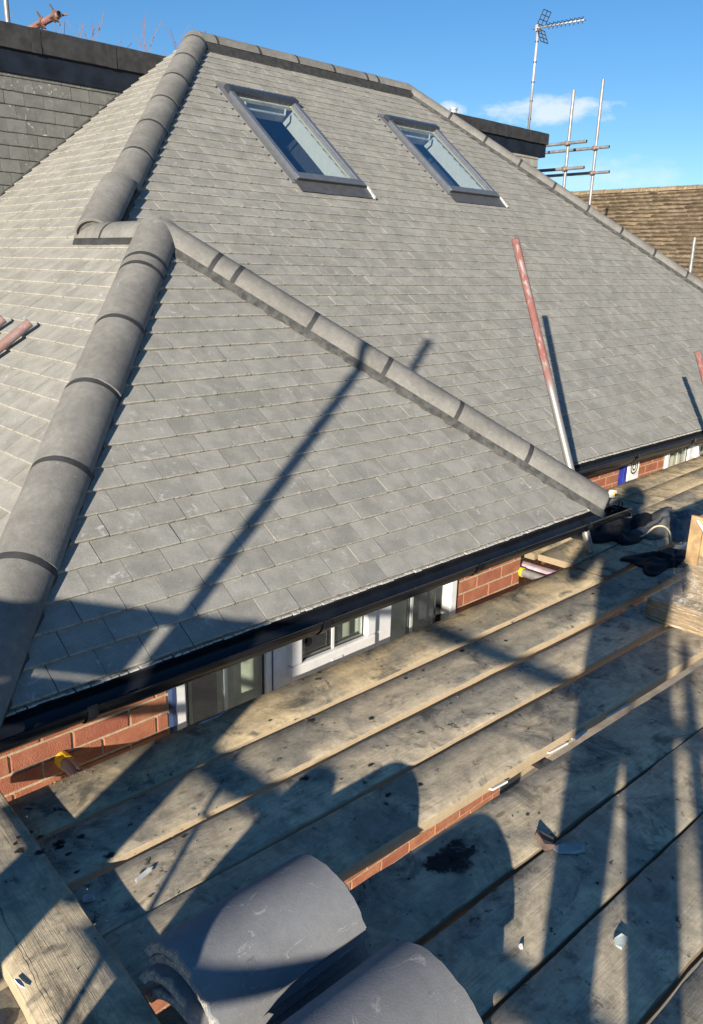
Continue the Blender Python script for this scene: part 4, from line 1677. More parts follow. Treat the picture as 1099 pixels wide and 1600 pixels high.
# leaning tubes
ft = Vector((3.435, 0.045, -0.30))
tp = Vector((3.563, 0.823, 1.402))
tube('leaning_tube', ft, tp, 'red topped scaffold tube leaning over the slope past the bay corner', mat=M_REDTUBE, group='leaning red tubes', paint=lambda f: 1.0 if f > 0.56 else (0.0 if f < 0.5 else (f - .5) / .06))
tp2 = Vector((5.513, 0.498, 0.682))
d2 = (tp - ft).normalized()
tube('leaning_tube', tp2 - d2 * 1.02, tp2, 'short red leaning tube cut by the right picture edge', mat=M_REDTUBE, group='leaning red tubes', paint=lambda f: 1.0 if f > 0.5 else 0.4)
NS = Vector(N_SIDE)
def on_side(px, py, lift):
    d_ = pix_dir(px, py)
    return CAM + d_ * ((lift - CAM.dot(NS)) / d_.dot(NS))


a0 = on_side(47, 504, 0.05)
d3 = Vector((-CP, 0.19, -SP)).normalized()
tube('raking_tube', a0 + d3 * 2.1, a0, 'red flecked tube lying up the left slope, longer one', mat=M_REDTUBE, group='tubes raking up the left slope', paint=lambda f: 0.75)
a1 = on_side(6, 498, 0.05)
tube('raking_tube', a1 + d3 * 2.1, a1, 'red flecked tube barely in view at the left edge, upper one', mat=M_REDTUBE, group='tubes raking up the left slope', paint=lambda f: 0.7)


# ------------------------------------------------------------------ scaffold at the left end and behind the camera (it throws the long shadows)
def standard(x, y, ztop, label, zbot=ZG):
    return tube('scaffold_standard', (x, y, zbot), (x, y, ztop), label, cat='scaffold standard', group='upright scaffold standards')


standard(-1.400, -1.044, 2.30, 'tall upright standard at the left end of the deck')
tube('guard_rail', (-1.448, -3.2, 0.735), (-1.448, 0.75, 0.735), 'upper guard rail along the left end of the deck', cat='guard rail', group='guard rails at the left end')
tube('guard_rail', (-1.448, -3.2, 0.355), (-1.448, -0.55, 0.335), 'lower guard rail along the left end of the deck', cat='guard rail', group='guard rails at the left end')
mb = MB()
mb.box((-0.018, -0.095, 0), (0.018, 0.095, 1.03))
o = mb.build('upright_board', M_BOARD, None, mw=Matrix.Translation((-1.395, -1.135, ZB)) @ Matrix.Rotation(math.radians(27), 4, 'Z'))
at = o.data.attributes.new('warm', 'FLOAT', 'POINT')
tag(o, 'board stood on end against the left standard', 'scaffold board')
for k, (z0_, z1_) in enumerate(((0.565, 0.700), (0.425, 0.548))):
    mb = MB()
    mb.box((-1.425, -0.985, z0_), (-1.392, 0.70, z1_))
    o = mb.build('guard_board', M_BOARD, None)
    tag(o, ['upper', 'lower'][k] + ' guard board fixed on edge under the rail at the left end', 'guard board', 'guard boards at the left end')
tube('tie_rod', (-1.20, -1.24, 0.30), (-1.20, -1.64, -0.30), 'thin rod leaning on the lower guard rail', r=0.008, group='rods', cat='rod')
standard(-1.205, -2.837, 0.885, 'short upright standard behind the camera')
mb = MB()
rs = random.Random(4)
vs, fs = [], []
nseg, nr = 18, 9
for i in range(nr + 1):
    f = i / nr
    rad = 0.135 * (math.sin(PI * min(0.5, f * 0.6 + 0.22)) if f < 0.5 else math.cos((f - 0.5) * PI * 0.93) ** 0.45)
    for k in range(nseg):
        aa = 2 * PI * k / nseg
        vs.append((rad * math.cos(aa) * (1 + rs.uniform(-.05, .05)), rad * math.sin(aa) * (1 + rs.uniform(-.05, .05)), 0.47 * f))
for i in range(nr):
    for k in range(nseg):
        fs.append((i * nseg + k, i * nseg + (k + 1) % nseg, (i + 1) * nseg + (k + 1) % nseg, (i + 1) * nseg + k))
fs.append(tuple(nr * nseg + k for k in range(nseg)))
o = meshobj('shadow_sack', vs, fs, M_BLACKBAG, smooth=True, mw=Matrix.Translation((-0.655, -1.30, ZB)))  # out of view, added only for its rounded shadow on the stacks
tag(o, 'unseen black sack added to cast a shadow on the ridge tile stacks', 'sack')

# ------------------------------------------------------------------ stacks of spare ridge tiles in front
def stack(xc, yc, n, label_top, label_rest, group, yaw=0.0, step=0.029, z0=ZB, R=0.160, half=1.05, length=0.400):
    base = ridge_tile_mesh(length, R, half, 0.023, 41, RT, rough=0.0042)
    first = None
    edge = R * math.cos(half)
    for i in range(n):
        z = z0 - edge + 0.001 + i * step
        ang = yaw + RT.uniform(-.012, .012)
        Mx = Matrix.Translation((xc + (0 if i == n - 1 else RT.uniform(-.022, .016)), yc + RT.uniform(-.005, .005), z)) @ Matrix.Rotation(ang - PI / 2, 4, 'Z') @ Matrix.Translation((0, -length / 2, 0))
        if first is None:
            first = base.build('ridge_tile', [M_RIDGE2, M_BROKEN], None, mw=Mx)
            smooth_by_angle(first, 35)
            o = first
        else:
            o = copyobj(first, mw=Mx)
        tag(o, label_top if i == n - 1 else ['bottom', 'fourth down', 'third down', 'second down'][i] + ' ' + label_rest, 'ridge tile', group)


stack(0.292, -0.978, 5, 'top grey ridge tile of the stack lying across the board gap', 'grey ridge tile in the nested stack across the board gap', 'ridge tiles stacked across the gap', yaw=0.0)
stack(0.282, -1.318, 5, 'top grey ridge tile of the second stack at the bottom edge', 'grey ridge tile in the second nested stack at the bottom edge', 'ridge tiles stacked nearest the viewer', yaw=-0.02)

# ------------------------------------------------------------------ wrapped pallet of tiles
pal = empty('wrapped_pallet', 'tile pallet in torn stretch wrap standing on the boards', 'pallet', loc=(0, 0, 0))


def crumple_box(lo, hi, n, amp, name, mat, parent, seed=1, scale=9.0):
    bm = bmesh.new()
    bmesh.ops.create_cube(bm, size=1)
    bmesh.ops.subdivide_edges(bm, edges=bm.edges[:], cuts=n, use_grid_fill=True)
    rg = random.Random(seed)
    ph = [rg.uniform(0, 6) for _ in range(9)]
    for v in bm.verts:
        p = v.co
        x = lo[0] + (p.x + .5) * (hi[0] - lo[0])
        y_ = lo[1] + (p.y + .5) * (hi[1] - lo[1])
        z_ = lo[2] + (p.z + .5) * (hi[2] - lo[2])
        k = amp * (math.sin(z_ * scale * 4 + y_ * 3 + ph[0]) + 0.7 * math.sin(y_ * scale + z_ * scale * 7 + ph[1]) + rg.uniform(-1, 1) * .8)
        b = p.z > -0.45
        v.co = Vector((x + k * (1 if p.x < 0 else -1) * b, y_ + k * 0.6 * b, z_ + (rg.uniform(-amp, amp) if p.z > .45 else 0)))
    me = bpy.data.meshes.new(name)
    bm.to_mesh(me)
    bm.free()
    me.materials.append(mat)
    me.polygons.foreach_set('use_smooth', [True] * len(me.polygons))
    o = bpy.data.objects.new(name, me)
    COL.objects.link(o)
    o.parent = parent
    return o


crumple_box((2.815, -1.50, ZB + 0.001), (3.85, -0.600, ZB + 0.105), 22, 0.006, 'base_wrap', M_WRAP, pal, 3)
crumple_box((2.935, -1.46, ZB + 0.10), (3.80, -0.715, 0.165), 26, 0.006, 'wrapped_load', M_WRAP, pal, 5)
ct = MB()
for (ya, yb, za, zb2, dx) in ((-0.760, -0.705, -0.02, 0.205, 0.0), (-0.800, -0.762, 0.03, 0.21, 0.006), (-0.900, -0.802, 0.10, 0.215, 0.003), (-1.10, -0.902, 0.115, 0.222, 0.006)):
    ct.box((2.912 + dx, ya, za), (2.928 + dx, yb, zb2))
ct.build('corner_board', M_KERN, pal)
tpb = MB()
tpb.box((2.93, -1.44, 0.168), (3.72, -0.72, 0.196))
tpb.build('top_board', M_KERN, pal)
st_ = MB()
st_.tube([(2.905, -0.735, 0.19), (2.903, -0.80, 0.12), (2.905, -0.90, 0.02), (2.91, -1.02, -0.10)], 0.007, 6)
st_.tube([(2.905, -0.86, 0.21), (2.903, -0.835, 0.10), (2.904, -0.85, -0.02)], 0.006, 6)
st_.build('strap', M_FILM, pal)
t = NT('clear_loose_film')
fv = t.coords('Object')
fnn = t.noise(fv, 16, 6, 0.7, 1.5)
t.bsdf.inputs['Alpha'].default_value = 0.5
t.l.new(t.ramp(fnn, 0.45, 0.68, 0.10, 0.7), t.bsdf.inputs['Alpha'])
t.bump(fnn, 0.9, 0.02)
M_CLEARFILM = t.done((0.50, 0.46, 0.40, 1), 0.25, spec=0.5)
fl = MB()
gx, gy = 12, 12
vs = []
rf = random.Random(8)
for i in range(gx + 1):
    for j in range(gy + 1):
        a, b = i / gx, j / gy
        x = 2.822 + 0.100 * b
        y_ = -0.60 - 0.30 * a - 0.105 * b * (1 - a)
        z_ = ZB + 0.110 + (0.19 * (1 - a) ** 2 + 0.015) * b ** 1.6 + rf.uniform(-.007, .008)
        vs.append((x + rf.uniform(-.006, .006), y_ + rf.uniform(-.006, .006), z_))
fl.add(vs, [(i * (gy + 1) + j, (i + 1) * (gy + 1) + j, (i + 1) * (gy + 1) + j + 1, i * (gy + 1) + j + 1) for i in range(gx) for j in range(gy)])
fl.build('loose_film', M_CLEARFILM, pal)

# ------------------------------------------------------------------ black sheeting, cable, small things on the deck
def sheet(cx, cy, sx, sy, h, mat, label, seed, name='plastic_sheet', rot=0.0):
    rg = random.Random(seed)
    n = 18
    ph = [rg.uniform(0, 6) for _ in range(8)]
    vs = []
    for i in range(n + 1):
        for j in range(n + 1):
            a, b = i / n * 2 - 1, j / n * 2 - 1
            rr = math.hypot(a, b)
            edge = 1 + 0.16 * math.sin(4 * math.atan2(b, a) + ph[0]) + 0.10 * math.sin(7 * math.atan2(b, a) + ph[1])
            x, y_ = a * sx * edge, b * sy * edge
            f = max(0.0, 1 - max(abs(a), abs(b)) ** 2.2)
            z_ = h * f * (0.55 + 0.3 * math.sin(a * 4 + ph[2]) * math.cos(b * 5 + ph[3]) + 0.18 * math.sin(a * 11 + b * 7 + ph[4]) + rg.uniform(-.1, .1))
            vs.append((x, y_, max(0.004, z_ + 0.006)))
    m = n + 1
    fs = [(i * m + j, (i + 1) * m + j, (i + 1) * m + j + 1, i * m + j + 1) for i in range(n) for j in range(n)]
    o = meshobj(name, vs, fs, mat, smooth=True, mw=Matrix.Translation((cx, cy, ZB)) @ Matrix.Rotation(rot, 4, 'Z'))
    so_ = o.modifiers.new('thick', 'SOLIDIFY')
    so_.thickness = 0.003
    tag(o, label, 'sheet', 'sheeting dumped by the bay corner')
    return o


sheet(3.98, 0.16, 0.36, 0.16, 0.10, M_BLACKBAG, 'black plastic sheet heaped behind the bay corner', 11, rot=0.1)
sheet(4.28, -0.02, 0.34, 0.14, 0.11, M_LITBAG, 'sunlit part of the black sheeting, coloured grey, toward the pallet', 12, rot=0.15)
sheet(3.62, -0.30, 0.22, 0.12, 0.05, M_BLACKBAG, 'small black sheet flattened between the grey boards and pallet', 15, rot=-0.2)
cb = MB()
pts = [(3.78, 0.05, .01), (3.86, -0.01, .012), (3.93, -0.03, .02), (4.0, -0.05, .06), (4.02, -0.10, .07), (3.98, -0.16, .05), (3.93, -0.20, .012), (3.98, -0.26, .008)]
P_ = []
for i in range(len(pts) - 1):
    for f in np.linspace(0, 1, 5)[:-1]:
        p0_, p1_ = pts[max(i - 1, 0)], pts[i]
        p2_, p3_ = pts[i + 1], pts[min(i + 2, len(pts) - 1)]
        P_.append([0.5 * (2 * p1_[k] + (p2_[k] - p0_[k]) * f + (2 * p0_[k] - 5 * p1_[k] + 4 * p2_[k] - p3_[k]) * f * f + (3 * p1_[k] - p0_[k] - 3 * p2_[k] + p3_[k]) * f ** 3) for k in range(3)])
cb.tube([(x, y_, ZB + z_) for x, y_, z_ in P_], 0.006, 6)
o = cb.build('cable', M_CABLE, smooth=True)
tag(o, 'pale cable looping over the black sheeting', 'cable')
lp = MB()
lp.tube([(3.47 + 0.10 * math.sin(t_) * 1.0, -0.03 - 0.05 + 0.055 * math.cos(t_), -0.055 + 0.01 * math.sin(2 * t_)) for t_ in np.linspace(0, PI * 1.15, 14)], 0.005, 6)
lp.build('gutter_end_flap', M_BLACKUP, house)
# hip iron and the frayed end of the hip roll at the bay's right corner
hi = MB()
hp = Vector((W, 0, 0)) + Vector(d_r) * -0.02
pts = [hp + Vector(d_r) * 0.10 + Vector((0.03, 0.0, -0.03)), hp + Vector((0.03, 0, -0.02)), hp + Vector((0.075, -0.02, -0.03))]
c0 = hp + Vector((0.10, -0.02, -0.012))
pts += [c0 + Vector((0.022 * math.sin(t_), 0, -0.022 * math.cos(t_))) for t_ in np.linspace(0, 5.0, 12)]
hi.tube(pts, 0.005, 6)
hi.build('hip_iron', M_DARKGREY, house, True)
rl = MB()
c0 = hp + Vector((0.055, 0.03, 0.045))
vs = []
for t_ in np.linspace(0, 5.6, 18):
    q = 0.030 - 0.0022 * t_
    for s_ in (0, 0.035):
        vs.append(c0 + Vector((q * math.cos(t_) * .8, -s_ * 0.6, q * math.sin(t_))) + Vector((s_ * 0.5, 0, 0)))
rl.add(vs, [(2 * i, 2 * i + 1, 2 * i + 3, 2 * i + 2) for i in range(17)])
rl.build('roll_end', M_STRIP, house)
ry = MB()
ry.tube([c0 + Vector((0.002, 0.0, 0)), c0 + Vector((0.018, -0.018, 0.002))], 0.014, 10)
ry.build('foam_plug', M_YELLOW, house)

# alarm box on the main wall
ab = empty('alarm_box', 'white and blue alarm box with round grey emblem under the long eave', 'alarm box', loc=(5.36, YM - 0.002, -0.275))
m1 = MB()
m1.box((-0.085, -0.055, -0.075), (0.10, 0.0, 0.098))
o = m1.build('casing', M_ALARMW, ab)
bv = o.modifiers.new('bevel', 'BEVEL'); bv.width = 0.012; bv.segments = 3
m2 = MB()
m2.box((-0.135, -0.052, -0.14), (-0.086, 0.0, 0.098))
m2.box((-0.086, -0.052, -0.14), (0.07, 0.0, -0.076))
o = m2.build('blue_panel', M_ALARMB, ab)
bv = o.modifiers.new('bevel', 'BEVEL'); bv.width = 0.01; bv.segments = 2
m3 = MB()
for r_ in (0.058, 0.030):
    n = 28
    vs = [(rr * math.cos(2 * PI * k / n) + 0.005, yy, rr * math.sin(2 * PI * k / n) + 0.035) for rr, yy in ((r_, -0.0575), (r_ - 0.013, -0.0575)) for k in range(n)]
    m3.add(vs, [(k, (k + 1) % n, n + (k + 1) % n, n + k) for k in range(n)])
m3.build('emblem', M_DARKGREY, ab)


# debris
def chip(x, y, z, rx, ry, h, mat, label, name, cat, seed, group=None, rot=0.0):
    rg = random.Random(seed)
    n = 8
    top, bot = [], []
    tl = rg.uniform(0, 6)
    for k in range(n):
        a = 2 * PI * (k + rg.uniform(-.35, .35)) / n
        q = rg.uniform(0.55, 1.2)
        bot.append((rx * math.cos(a) * q, ry * math.sin(a) * q, 0))
        top.append((rx * math.cos(a) * q * 0.86, ry * math.sin(a) * q * 0.86, h * (0.65 + 0.5 * math.sin(a + tl) + rg.uniform(-.1, .1))))
    vs = bot + top
    fs = [tuple(range(n, 2 * n))] + [(k, (k + 1) % n, n + (k + 1) % n, n + k) for k in range(n)] + [tuple(range(n - 1, -1, -1))]
    o = meshobj(name, vs, fs, mat, mw=Matrix.Translation((x, y, z + 0.0015)) @ Matrix.Rotation(rot, 4, 'Z'))
    tag(o, label, cat, group)
    return o


ZT = ZB + 0.001
chip(0.266, -0.519, ZT, 0.036, 0.012, 0.004, M_FILM, 'torn white paper scrap on the second grey board', 'paper_scrap', 'scrap', 1, rot=0.2)
chip(1.16, -1.155, ZT + .001, 0.042, 0.036, 0.018, mat_plain('dark_brick_chip', (0.14, 0.09, 0.075), 0.9, var=.3), 'dark brick chip on the board edge beside the slate chip', 'brick_chip', 'chip', 2, rot=0.5)
chip(1.185, -1.215, ZT, 0.052, 0.024, 0.010, M_GREYCHIP, 'pale green grey slate chip beside the dark brick chip', 'slate_chip', 'chip', 3, rot=-0.75)
chip(0.985, -1.475, ZT, 0.024, 0.015, 0.014, M_GREYCHIP, 'small white chip alone on the near boards', 'stone_chip', 'chip', 4)
chip(0.83, -0.004, ZT, 0.072, 0.010, 0.006, M_GREYCHIP, 'thin grey slate strip below the bay window', 'slate_strip', 'strip', 5, rot=0.08)
chip(-0.116, -0.67, -0.258, 0.006, 0.022, 0.003, M_WHITEBIT, 'curled white sliver on the crosswise board', 'sliver', 'scrap', 6, rot=0.15)
chip(0.12, -0.50, ZT, 0.016, 0.020, 0.008, M_FILM, 'crumpled white film beside the crosswise board', 'film_scrap', 'scrap', 9, rot=0.3)
chip(0.80, -1.32, ZT, 0.008, 0.007, 0.006, M_WHITEBIT, 'white crumb near the second ridge tile stack', 'crumb', 'crumb', 7)
chip(-0.215, -0.70, ZT, 0.035, 0.05, 0.018, M_WHITEBIT, 'white rubble lump beside the crosswise board, cut by the left edge', 'rubble', 'rubble', 17)
dm = MB()
rg = random.Random(12)
for (cx_, cy_, sx, sy, nn) in [(0.29, -0.005, 0.05, 0.02, 40), (1.5, -0.12, 0.25, 0.03, 26), (1.3, -0.75, 0.6, 0.05, 30), (1.4, -1.3, 0.7, 0.35, 90), (0.7, -0.45, 0.6, 0.2, 50), (1.6, -1.7, 0.5, 0.2, 30), (0.14, -0.3, 0.05, 0.25, 40)]:
    for _ in range(nn):
        x, y_, s = rg.gauss(cx_, sx), rg.gauss(cy_, sy), rg.uniform(.0008, .0026) * (1.5 if rg.random() < .08 else 1)
        zz = ZT if not (-0.16 < x < 0.12 and y_ < 0.06) else -0.2585
        dm.add([(x - s, y_ - s, zz), (x + s, y_ - s * .6, zz), (x + s * .3, y_ + s, zz), (x, y_, zz + s * 1.2)], [(0, 1, 3), (1, 2, 3), (2, 0, 3)])
o = dm.build('sawdust_crumbs', mat_plain('crumbs', (0.40, 0.36, 0.29), 0.9, var=0.3))
o['kind'] = 'stuff'

t = NT('soaked_bitumen')
bn = t.noise(t.coords('Object'), 70, 5, 0.7)
bm_a = t.math('ADD', t.attr('core'), t.math('MULTIPLY', t.math('SUBTRACT', bn, 0.5), 1.5))
t.l.new(t.ramp(bm_a, 0.22, 0.72, 0.0, 0.88), t.bsdf.inputs['Alpha'])
M_BITUMEN = t.done((0.025, 0.026, 0.026, 1), 0.8, spec=0.15)
core = []
bt = MB()
rg = random.Random(77)
for (cx_, cy_, sx, sy, nn, smax) in [(0.20, -0.09, .03, .03, 4, .022), (0.16, -0.30, .05, .07, 16, .026), (0.22, -0.50, .05, .08, 12, .020), (0.45, -0.52, .12, .05, 7, .014),
                                     (0.90, -1.00, .03, .035, 16, .050), (0.90, -1.00, .06, .05, 14, .014), (0.9, -0.25, .35, .12, 12, .018), (1.5, -0.12, .3, .04, 12, .016), (1.25, -1.09, .12, .03, 12, .012),
                                     (1.6, -0.5, .5, .2, 16, .022), (1.35, -1.5, .5, .1, 10, .012), (0.07, -0.18, .05, .04, 7, .016), (2.2, -0.3, .4, .1, 14, .022), (1.2, -0.75, .4, .06, 10, .03)]:
    for _ in range(nn if smax > 0.03 else (nn * 3) // 5):
        x, y_ = rg.gauss(cx_, sx), rg.gauss(cy_, sy)
        zz = (ZB + 0.0014) if not (-0.14 < x < 0.11 and y_ < 0.04) else -0.2575
        q = smax * rg.uniform(0.15, 1) ** 1.6
        k = 14
        ring = []
        for i in range(k):
            a = 2 * PI * i / k
            rr = q * rg.uniform(0.85, 1.15)
            ring.append((x + rr * math.cos(a) * 1.35, y_ + rr * math.sin(a), zz))
        bt.add(ring + [(x, y_, zz + 0.0002)], [(i, (i + 1) % k, k) for i in range(k)])
        core += [0.0] * k + [1.0]
o = bt.build('bitumen_spots', M_BITUMEN)
at = o.data.attributes.new('core', 'FLOAT', 'POINT')
at.data.foreach_set('value', core)
o['kind'] = 'stuff'

# ------------------------------------------------------------------ things against the sky
def fitting(p, parent):
    mb = MB()
    mb.box((-0.05, -0.042, -0.04), (0.05, 0.042, 0.04), M=Matrix.Translation(p))
    mb.tube([Vector(p) + Vector((0.0, -0.05, 0.03)), Vector(p) + Vector((-0.02, -0.12, 0.035))], 0.010, 6)
    o = mb.build('coupler', M_FITTING, parent)
    bv = o.modifiers.new('bevel', 'BEVEL'); bv.width = 0.014; bv.segments = 2
    return o


far_x1, far_x2 = 10.5, 11.5
k1, k2 = (far_x1 - CAM.x) / 9.216, (far_x2 - CAM.x) / 9.402


def at_x(px, py, x):
    d_ = pix_dir(px, py)
    return CAM + d_ * ((x - CAM.x) / d_.x)


for nm, xx, pb, pt, lab in (('a', far_x1, (880, 295), (897, 141), 'nearer of the two standards with ledgers beyond the right dormer'),
                            ('b', far_x2, (921, 317), (943, 124), 'taller of the two standards with ledgers beyond the right dormer')):
    b, t_ = at_x(*pb, xx), at_x(*pt, xx)
    d_ = (t_ - b).normalized()
    d_ = Vector((d_.x * .6, d_.y * .6, d_.z)).normalized()
    st = tube('scaffold_standard', t_ - d_ * (t_.z - ZG) / d_.z, t_, lab, cat='scaffold standard', group='standards beyond the right dormer')
    led = [((205, 432), (430, 407)), ((145, 580), (415, 557))] if nm == 'a' else [((195, 480), (560, 438)), ((190, 612), (560, 582))]
    for i, (l0, l1) in enumerate(led):
        zf = lambda m: (800 + m[0] * .2721, 110 + m[1] * .2721)
        p1_ = at_x(*zf(l1), xx - 0.05)
        tube('ledger', (xx - 0.05, p1_.y + 6.0, p1_.z), p1_, ['upper', 'lower'][i] + ' ledger clamped to the ' + ('nearer' if nm == 'a' else 'taller') + ' far standard', cat='ledger', group='ledgers beyond the right dormer')
        # coupler where ledger meets the standard
        dz = (p1_.z - t_.z) / d_.z
        c = t_ + d_ * dz
        q = Vector((xx - 0.025, c.y, p1_.z))
        mbq = MB()
        mbq.box((-0.05, -0.036, -0.034), (0.045, 0.036, 0.034), M=Matrix.Translation(q))
        fo = mbq.build('coupler', M_FITTING, None)
        bv = fo.modifiers.new('bevel', 'BEVEL'); bv.width = 0.02; bv.segments = 2
        tag(fo, 'rusty coupler joining the ' + ['upper', 'lower'][i] + ' ledger to the ' + ('nearer' if nm == 'a' else 'taller') + ' far standard', 'coupler', 'couplers beyond the right dormer')
b, t_ = at_x(1076, 428, 10.5), at_x(1086, 371, 10.5)
tube('scaffold_standard', (t_.x, t_.y, ZG), t_, 'lone standard end standing against the brown roof', cat='scaffold standard', group='standards beyond the right dormer')
mb = MB()
q = at_x(925, 325, 10.65)
mb.box((-0.06, -0.05, -0.10), (0.06, 0.05, 0.02), M=Matrix.Translation(q))
mb.box((-0.04, -0.03, -4.0), (0.04, 0.03, -0.10), M=Matrix.Translation(q))
tag(mb.build('timber_prop', M_TIMBER), 'orange timber end peeping over the right hip by the standards', 'timber')

# antenna on the far dormer
ant = empty('tv_antenna', 'television antenna with grid reflectors on a tall mast', 'antenna')
b = CAM + pix_dir(826, 200) * 12.35
t_ = CAM + pix_dir(841.5, 41) * 12.30
base = Vector((b.x, b.y, 2.97))
mm = MB()
mm.tube([base + (b - t_).normalized() * 0.0, t_], 0.017, 10)
mast = mm.build('mast', M_ALU, ant, True)
mk = MB()
for f in (0.16, 0.33, 0.5, 0.68, 0.86, 0.95):
    c = base.lerp(t_, f)
    mk.tube([c, c + Vector((0, 0, 0.02))], 0.021, 10)
mk.build('mast_bands', M_DARKGREY, mast)
mk = MB()
mk.box((-0.10, -0.10, -0.03), (0.10, 0.10, 0.02), M=Matrix.Translation(base))
mk.build('mast_foot', M_DARKGREY, ant)
hd = t_ + Vector((0, 0, -0.02))
bt_ = CAM + pix_dir(913, 31) * 11.95
bd = (bt_ - hd).normalized()
bm_ = MB()
bm_.tube([hd - bd * 0.08, bt_], 0.011, 8)
boom = bm_.build('boom', M_ALU, ant, True)
side = bd.cross(Vector((0, 0, 1))).normalized()
upb = side.cross(bd)
L_ = (bt_ - hd).length
for i in range(9):
    c = hd + bd * (0.16 + (L_ - 0.18) * i / 8)
    e = MB()
    e.tube([c - side * 0.07 + upb * .012, c + side * 0.07 + upb * .012], 0.005, 6)
    e.tube([c - upb * 0.035, c + upb * 0.042], 0.007, 6)
    e.build('director', M_DARKGREY, boom)
for sgn in (1, -1):
    rf_ = MB()
    dn = (upb * sgn * 0.9 + bd * 0.42).normalized()
    wn2 = side
    o0 = hd + bd * 0.03 + dn * 0.03
    wdt, lng = 0.085, 0.165
    for s_ in (-1, 0, 1):
        rf_.tube([o0 + wn2 * wdt * s_, o0 + wn2 * wdt * s_ + dn * lng], 0.006, 6)
    for f in (0, .33, .66, 1):
        rf_.tube([o0 - wn2 * wdt + dn * lng * f, o0 + wn2 * wdt + dn * lng * f], 0.005, 6)
    rf_.build('reflector_grid', M_DARKGREY, ant)
hb = MB()
hb.box((-0.028, -0.025, -0.035), (0.028, 0.025, 0.035), M=Matrix.Translation(hd))
hb.build('mast_head', M_ALU, ant)

# behind the left dormer: a pale standard, a red tube end with coupler, bare twigs
b = CAM + pix_dir(15, 34) * 9.2
tube('scaffold_standard', (b.x, b.y, ZG), (b.x - 0.02, b.y, 5.2), 'pale standard rising behind the left dormer', cat='scaffold standard', group='standards behind the left dormer')
rp0, rp1 = CAM + pix_dir(40, 49) * 9.4, CAM + pix_dir(93, 22) * 9.0
rt_ = tube('red_tube', rp0 + (rp0 - rp1).normalized() * 1.0, rp1, 'red scaffold tube end poking up behind the left dormer', mat=M_REDTUBE, group='red tubes behind the dormer', r=0.030, paint=lambda f: 1.0)
for f, s in ((0.50, 1), (0.12, -1)):
    c = rp1 + (rp0 - rp1) * f
    mb = MB()
    mb.box((-0.032, -0.036, -0.036), (0.032, 0.036, 0.036), M=Matrix.Rotation(0.5, 4, 'Y'))
    mb.tube([(0, 0, 0.03), (-0.05, -0.01, 0.085)], 0.008, 6)
    mb.tube([(0.02, 0, -0.03), (0.03, -0.02, -0.07)], 0.008, 6)
    if s < 0:
        mb.tube([(0.02, 0, 0.0), (0.10, -0.05, 0.03)], 0.009, 6)
    fo = mb.build('coupler', M_FITTING, None, mw=Matrix.Translation(c))
    tag(fo, ['rusty coupler midway on the red tube behind the left dormer', 'rusty coupler at the tip of the red tube behind the left dormer'][0 if s > 0 else 1], 'coupler', 'couplers on the red tube')


def tree(px, py, dist, hgt, label, seed, spread=1.0):
    rg = random.Random(seed)
    top = CAM + pix_dir(px, py) * dist
    root = empty('bare_tree', label, 'tree', 'bare trees beyond the left dormer', loc=(top.x, top.y, ZG))
    tr, cr = MB(), MB()
    h = top.z - ZG

    def grow(p, d_, ln, r, lev, mbx):
        pts = [p]
        q = p
        dd = d_
        for i in range(4):
            dd = (dd + Vector((rg.gauss(0, .10), rg.gauss(0, .10), rg.gauss(0.02, .05)))).normalized()
            q = q + dd * (ln / 4)
            pts.append(q)
        mbx.tube(pts, [max(r * (1 - 0.12 * i), 0.0065) for i in range(5)], 5 if lev < 4 else 3, cap=False)
        if lev >= 6:
            return
        for _ in range(3 if lev > 0 else 4):
            s = rg.randint(2, 4)
            nd = (dd + Vector((rg.gauss(0, .42 * spread), rg.gauss(0, .42 * spread), rg.gauss(0.15, .18)))).normalized()
            grow(pts[s], nd, ln * rg.uniform(0.58, 0.80), r * 0.58, lev + 1, cr)

    grow(Vector((0, 0, 0)), Vector((0, 0, 1)), h * 0.36, 0.17, 0, tr)
    tr.build('trunk', M_TWIG, root)
    o = cr.build('crown', M_TWIG, root)
    zs = max(v[2] for v in [tuple(v) for v in cr.v])
    for ch in root.children:
        ch.scale = (h / zs,) * 3


tree(98, 16, 26, 0, 'bare twiggy tree top above the dormer, behind the red tube', 5)
tree(150, 24, 27, 0, 'bare twiggy tree top above the dormer, right of the red tube', 9)
# small flue beyond the far dormer
mb = MB()
q = CAM + pix_dir(709, 172) * 14.5
mb.tube([(q.x, q.y, 2.0), (q.x, q.y, q.z)], 0.055, 12)
mb.tube([(q.x, q.y, q.z), (q.x, q.y, q.z + 0.03)], 0.068, 12)
tag(mb.build('flue_pipe', M_ALU, smooth=False), 'short metal flue peeping over the far dormer edge', 'flue')

# ------------------------------------------------------------------ the person taking the picture (only the shadow is in frame)
def skin_body(name, joints, edges, mat, parent, sub=2):
    me = bpy.data.meshes.new(name)
    names = list(joints)
    me.from_pydata([joints[k][0] for k in names], [(names.index(a), names.index(b)) for a, b in edges], [])
    me.materials.append(mat)
    o = bpy.data.objects.new(name, me)
    COL.objects.link(o)
    o.parent = parent
    md = o.modifiers.new('skin', 'SKIN')
    md.use_smooth_shade = True
    for i, k in enumerate(names):
        sv_ = me.skin_vertices[0].data[i]
        r_ = joints[k][1]
        sv_.radius = r_ if isinstance(r_, tuple) else (r_, r_)
        sv_.use_root = (i == 0)
    s2 = o.modifiers.new('sub', 'SUBSURF')
    s2.levels = s2.render_levels = sub
    return o


